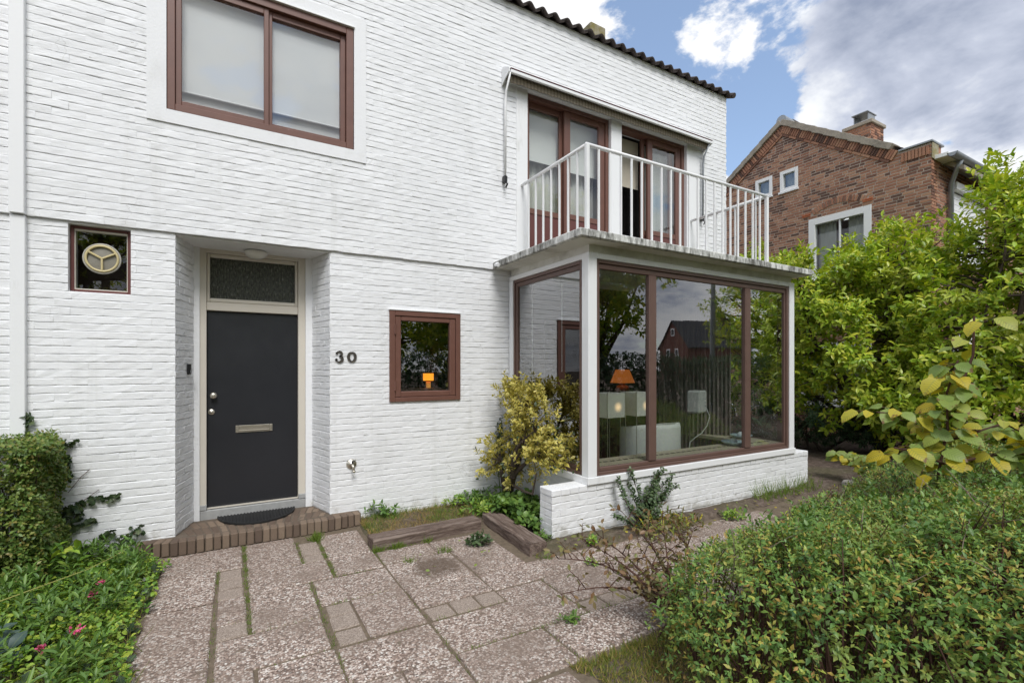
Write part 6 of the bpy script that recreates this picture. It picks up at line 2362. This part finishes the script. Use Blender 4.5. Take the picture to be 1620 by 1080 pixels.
n = 7500
X, Y = rng.uniform(-3.0, -.4, n), rng.uniform(-3.0, -.10, n)
ed = bed_edge(Y) + 0.03 * np.sin(Y * 23) + .02 * np.sin(Y * 51)
kp = X < ed
X, Y, ed = X[kp], Y[kp], ed[kp]
Z = rng.random(len(X)) * np.clip(0.05 + 0.10 * (ed - X) + .05 * wob(X, Y, 2), .03, .22)
C = np.stack([X, Y, Z], 1)
d = unit(np.array([0, 0, 1.]) + rng.normal(0, .55, C.shape))
P, D, N = sprig_leaves(C, d, 6, 0.05, (1.35, .95), 0.1)
sz = 0.031 * rng.uniform(.5, 1.25, len(P))
scatter('ground_cover', L_GRD, P, D, N, sz, sz * .72, 'round')
m0 = (rng.random(len(X)) < .12) & (wob(X, Y, 1.4, .6) > -.2) & (X < ed - .10)
C2 = C[m0] + np.array([0, 0, .06])
P, D, N = sprig_leaves(C2, unit(np.array([0, -.1, 1.]) + rng.normal(0, .35, C2.shape)), 9, 0.13, (1.2, .6), 0.05)
scatter('ground_cover', L_LUSH, P, D, N, 0.075 * rng.uniform(.6, 1.2, len(P)), 0.020, 'oval')
m1 = rng.random(len(X)) < .05
P, D, N = sprig_leaves(C[m1], unit(np.array([0, 0, 1.]) + rng.normal(0, .5, C[m1].shape)), 4, 0.05, (1.2, .8))
scatter('ground_cover', L_DARK, P, D, N, 0.05, 0.045, 'ivy')


def blades(name, mat, X, Y, z, hgt, wid=0.004, lean=0.35):
    k_ = len(X)
    P = np.stack([X, Y, np.broadcast_to(z, (k_,))], 1)
    D = unit(np.array([0, 0, 1.]) + rng.normal(0, lean, (k_, 3)) * np.array([1, 1, .2]))
    N = unit(rng.normal(size=(k_, 3)) * np.array([1, 1, .15]))
    return scatter(name, mat, P, D, N, hgt * rng.uniform(.45, 1.2, k_), wid, 'blade')


m2 = (rng.random(len(X)) < .5) & (Y < -1.2)
blades('grass', L_GRASS, np.repeat(X[m2], 3) + rng.normal(0, .03, m2.sum() * 3), np.repeat(Y[m2], 3) + rng.normal(0, .03, m2.sum() * 3), 0.0, 0.15, 0.004, .6)
# lawn corner at the front right
n = 30000
X, Y = rng.uniform(1.62, 3.6, n), rng.uniform(-4.4, -3.19, n)
kp = (X > 1.66 + .04 * np.sin(Y * 20)) & (Y < -3.225 + .012 * np.sin(X * 31)) & (wob(X, Y, 2.2) > -.85)
X, Y = X[kp], Y[kp]
w_ = rng.random(len(X))
dry = wob(X, Y, 1.7, 2.0) + rng.normal(0, .5, len(X)) > .25
blades('lawn_grass', L_GRASS, X[~dry], Y[~dry], -.01, 0.060, 0.005, .55)
blades('lawn_grass', L_DRY, X[dry], Y[dry], -.01, 0.055, 0.005, .8)
# dry strip under the wall
n = 13000
X, Y = rng.uniform(1.17, 2.75, n), rng.uniform(-.74, -.02, n)
kp = Y > -.72 + 0.05 * np.sin(X * 9)
X, Y = X[kp], Y[kp]
g1 = wob(X, Y, 1.9, .3) + rng.normal(0, .35, len(X)) > .32
blades('bed_grass', L_DRY, X[~g1], Y[~g1], .01, 0.065, 0.0045, .75)
blades('bed_grass', L_GGRASS, X[g1], Y[g1], .01, 0.085, 0.004, .5)


def joint_grass(segs, per=420, w=0.010, h=0.04):
    xs, ys = [], []
    for x0, y0, x1, y1, dens in segs:
        k_ = max(6, int(per * dens * math.hypot(x1 - x0, y1 - y0)))
        t = rng.random(k_)
        den_ = np.sin(t * 37 + x0 * 9) * .5 + np.sin(t * 91) * .3 + rng.random(k_)
        t = t[den_ > .25]
        xs.append(x0 + (x1 - x0) * t + rng.normal(0, w, len(t)))
        ys.append(y0 + (y1 - y0) * t + rng.normal(0, w, len(t)))
    return np.concatenate(xs), np.concatenate(ys)


X, Y = joint_grass([(.086, -.22, .094, -1.93, 2.2), (-.108, -.76, -.108, -1.02, 2.0), (-.108, -1.02, -.108, -2.45, .35), (.515, -.36, .520, -.95, 1.5), (.708, -.22, .710, -1.36, 2.0), (.520, -1.35, .528, -2.9, 1.1), (.72, -1.345, 1.0, -1.345, 1.0),
                    (.6, -1.80, .98, -1.80, 1.3), (1.106, -.97, 1.106, -1.3, 1.2), (1.11, -.98, 1.5, -.96, 1.6), (1.11, -1.86, 1.11, -2.3, .5), (1.15, -2.37, 1.7, -2.37, .5), (1.15, -2.78, 2.6, -2.795, 1.0), (1.72, -2.8, 1.73, -3.2, .6), (.1, -1.937, .5, -1.937, .4),
                    (.53, -1.35, .53, -1.36, .5), (2.11, -2.19, 2.11, -2.62, .3), (.11, -2.37, .5, -2.355, .35), (.53, -2.37, 1.1, -2.37, .3), (1.12, -2.4, 1.12, -3.3, .5), (.26, -.96, .68, -.936, .3), (-.09, -1.75, .06, -1.75, .5)])
blades('joint_grass', L_GGRASS, X, Y, -.02, 0.036, 0.0035, .55)
X, Y = joint_grass([(.70, -.30, .705, -.42, 8), (1.12, -.98, 1.16, -.97, 10), (1.28, -.99, 1.36, -.97, 9), (1.60, -.98, 1.63, -.96, 7), (1.62, -1.30, 1.70, -1.28, 4), (.527, -2.95, .53, -3.05, 10), (1.30, -1.33, 1.31, -1.36, 5), (2.35, -1.9, 2.40, -1.9, 4)], 420, .022)
blades('joint_grass', L_GGRASS, X, Y, -.02, 0.085, 0.005, .6)
# long grass at the right end of the plinth
X, Y = rng.uniform(5.6, 6.9, 260), rng.uniform(-1.86, -1.66, 260)
blades('tall_grass', L_GGRASS, X, Y, .02, 0.24, 0.006, .35)
X, Y = rng.uniform(2.3, 3.3, 500), rng.uniform(-1.86, -1.66, 500)
blades('bed_grass', L_GRASS, X, Y, .0, 0.04, 0.004, .7)


def herb(name, label, x, y, r_, n_, leaf, mat, z=0.03, h=0.10, shape='oval', wr=.5, nparts=40):
    t = thing(name, label, 'plant', (x, y, z))
    cs = np.stack([x + rng.normal(0, r_, n_), y + rng.normal(0, r_ * .8, n_), z + rng.random(n_) * h], 1)
    d = unit(np.array([0, -.1, 1.]) + rng.normal(0, .6, cs.shape))
    P, D, N = sprig_leaves(cs, d, 6, leaf * .8, (1.35, .9), .1)
    kp = P[:, 1] < -.01
    sz = leaf * rng.uniform(.6, 1.2, kp.sum())
    foliage(t, mat, P[kp], D[kp], N[kp], sz, sz * wr, shape, nparts)


herb('weed', 'leafy green weed at the foot of the wall between doorstep and sleepers', 1.42, -.10, .06, 20, .06, L_LUSH)
herb('weed', 'bright green weed clump under the wall left of the leaning trunk', 2.55, -.16, .10, 42, .065, L_LUSH)
herb('weed', 'low green weed at the wall above the grey sleeper', 2.25, -.14, .09, 24, .05, L_GRD)
herb('weed', 'yellow-green plant where the two sleepers meet', 2.40, -.55, .09, 34, .06, L_GRD)
herb('leafy_plant', 'broad-leaved green plant behind the dark sleeper beside the plinth', 2.72, -.85, .13, 60, .085, L_LUSH, .03, .16, 'round', .8)
herb('leafy_plant', 'green plant under the variegated bush by the plinth end', 2.62, -1.22, .10, 40, .06, L_LUSH, .03, .12, 'round', .8)
herb('leafy_plant', 'green foliage in front of the leaning trunk', 2.75, -.55, .12, 44, .07, L_LUSH, .03, .14, 'round', .8)
herb('weed', 'tuft of flat leaves on the slabs left of the dark sleeper', 2.02, -1.28, .07, 22, .06, L_COT, .0, .04)
herb('weed', 'small green weed at the end of the dark sleeper', 2.56, -1.55, .05, 14, .05, L_LUSH, .0, .05)
herb('weed', 'bright green weed in the soil strip before the plinth', 2.92, -1.86, .035, 12, .05, L_GRD, .0, .06)
herb('weed', 'tiny weed on the slabs between the plinth and the twiggy shrub', 2.62, -2.19, .025, 8, .035, L_GRD, .0, .02)
herb('weed', 'green seedling beside the small square pavers', 1.90, -2.83, .03, 10, .04, L_LUSH, .0, .03)
herb('weed', 'low plant in the soil strip right of the yellowing plant', 4.75, -2.02, .07, 22, .05, L_GRD, .0, .05)
herb('weed', 'pale green weed in the soil strip below the right end of the bay', 5.6, -2.35, .14, 40, .06, L_GRD, .0, .10)
herb('hosta', 'blue-green broad-leaved plant at the bottom left corner', -1.20, -1.62, .06, 14, .11, L_HOSTA, .02, .08, 'round', .7)
herb('leafy_plant', 'pale broad-leaved shoot leaning out at the base of the hedge', -1.14, -.55, .06, 8, .12, L_GRD, .12, .12, 'oval', .4)

for x, y, z, lab in ((-.80, -1.02, .16, 'single pink flower in the middle of the ground cover'), (-.78, -1.72, .15, 'pink flower near the slab edge low in the ground cover'),
                     (-.90, -1.86, .15, 'largest pink flower cluster at the bottom of the ground cover'), (-.83, -1.12, .13, 'faded pink flower below the single pink one'), (-1.08, -1.94, .14, 'pink flower at the bottom edge left of the largest cluster')):
    t = thing('pink_flower', lab, 'flower', (x, y, z), 'pink flowers in the ground cover')
    m_ = MB()
    m_.tube([(x + .01, y + .02, 0.0), (x, y, z)], 0.002, 4)
    m_.make('stalk', GREENSTEM, t)
    k_ = 22
    C = np.array([x, y, z]) + rng.normal(0, .010, (k_, 3))
    me = leaf_mesh('petals', PINK, C - np.array([x, y, z]), unit(rng.normal(size=(k_, 3)) + np.array([0, -.3, .8])), rand_unit(k_), .022, .018, 'simple')
    obj('petals', me, t, (x, y, z))

# bent dry stalk arching over the bed
ds_ = thing('grass_stalk', 'long bent yellow stalk arching over the ground cover', 'plant stalk', (-1.25, -1.3, 0.0))
m_ = MB()
m_.tube([(-1.30, -1.55, .30), (-1.12, -1.22, .26), (-.92, -.80, .20), (-.80, -.45, .17), (-.76, -.34, .15)], [0.004, .004, .0035, .003, .002], 5)
m_.make('stalk', plain('straw', (0.36, 0.36, 0.10), 0.7), ds_)
m_ = MB()
m_.tube([(-.80, -.45, .17), (-.74, -.36, .20)], [.006, .003], 5)
m_.make('seed_head', plain('pale seed', (0.5, 0.42, 0.2), 0.7), ds_)

# stones and fallen leaves
for x, y, s_, lab in ((2.82, -1.05, .06, 'pale stone under the leaves behind the dark sleeper'), (7.35, -2.0, .12, 'largest pale rock on the soil right of the plinth'), (6.9, -2.25, .07, 'small pale rock in the grass before the plinth end'), (7.75, -2.05, .08, 'grey rock beside the yellow branch')):
    m_ = MB()
    m_.lathe([(s_ * .6, 0), (s_, s_ * .3), (s_ * .8, s_ * .7), (s_ * .3, s_ * .85), (.001, s_ * .86)], 10)
    m_.v = [(v[0] * rnd.uniform(.85, 1.15) + x, v[1] * rnd.uniform(.8, 1.1) + y, v[2] * rnd.uniform(.85, 1.1) + .02) for v in m_.v]
    o = m_.make('rock', PALESTONE, None, True, loc=(x, y, 0.02))
    tag(o, lab, 'rock')
X, Y = np.concatenate([rng.uniform(2.4, 3.4, 16), rng.uniform(1.2, 3.0, 22), rng.uniform(4.2, 6.5, 30)]), np.concatenate([rng.uniform(-1.9, -.6, 16), rng.uniform(-1.9, -.2, 22), rng.uniform(-2.1, -1.7, 30)])
P = np.stack([X, Y, np.full(len(X), .045)], 1)
scatter('fallen_leaves', L_HAZ, P, unit(rng.normal(size=P.shape) * np.array([1, 1, .1])), unit(rng.normal(0, .3, P.shape) + np.array([0, 0, 1.])), .045 * rng.uniform(.5, 1.1, len(P)), .024, 'oval')

# ------------------------------------------------------------------ trees and hedge behind the camera, seen only in the panes
def tree(name, label, base, ells, n_clump, per, seed, trunk_r=0.2):
    return shrub(name, label, 'tree', base, ells, n_clump, per, 7, (0.16, 0.55), L_TREE, 'simple', 3, 0, 'trees mirrored in the windows', 0.25, (1.2, .8), .25, seed, .5, BARK, trunk_r, .5)


tree('street_tree', 'tall broad tree mirrored in the left pane of the bay', (8.3, -9.6, 0), [(8.3, -9.4, 3.9, 2.6, 2.2, 2.1), (6.6, -8.9, 3.6, 1.7, 1.7, 1.6), (10.6, -8.6, 5.0, 2.0, 1.6, 0.8), (9.0, -9.6, 6.6, 2.4, 2.2, 1.5), (8.0, -10.6, 3.2, 2.6, 1.4, 2.0)], 400, 18, 41, 0.10)
tree('street_tree', 'yellowish bushy tree mirrored in the right pane of the bay', (17.5, -8.5, 0), [(17.5, -8.5, 3.4, 2.2, 2.2, 2.2), (19.5, -8.0, 3.0, 2.0, 2.0, 1.9)], 150, 12, 43)
tree('street_tree', 'dark tree mirrored in the small brown casement window', (4.0, -11.0, 0), [(4.0, -11.0, 4.2, 2.6, 2.4, 2.6), (1.0, -11.5, 3.6, 2.2, 2.2, 2.4)], 190, 14, 47)
tree('street_tree', 'tall dark tree mirrored in the small window with the fan', (-4.2, -15.5, 0), [(-4.2, -15.5, 5.0, 3.4, 2.6, 4.2)], 230, 14, 53)
tree('street_tree', 'slim tree mirrored in the left balcony door', (9.5, -12.5, 0), [(9.5, -12.5, 8.2, 1.6, 1.6, 2.6)], 110, 12, 49)
hb = thing('street_hedge', 'long dark garden hedge mirrored low in the bay glass', 'hedge', (8.0, -8.0, 0.0))
n = 9000
X = rng.uniform(-2.0, 19.0, n)
Y = -8.0 + rng.uniform(-.5, .5, n) - 0.0 * X
Z = np.minimum(rng.random(n) ** .7 * 2.0 + .1 * wob(X, Y, .6), 2.1)
C = np.stack([X, Y, np.maximum(Z, .05)], 1)
P, D, N = sprig_leaves(C, unit(rng.normal(size=C.shape) + np.array([0, .5, .5])), 6, .10, (1.2, .8), .1)
foliage(hb, L_RHO, P, D, N, 0.085, 0.045, 'simple')
m_ = MB()
for i in range(120):
    x = rnd.uniform(-2, 19)
    m_.tube([(x, -8.0 + rnd.uniform(-.2, .2), 0), (x + rnd.uniform(-.2, .2), -8.0 + rnd.uniform(-.3, .3), 1.8)], [.025, .008], 5)
m_.make('twigs', BARK, hb)
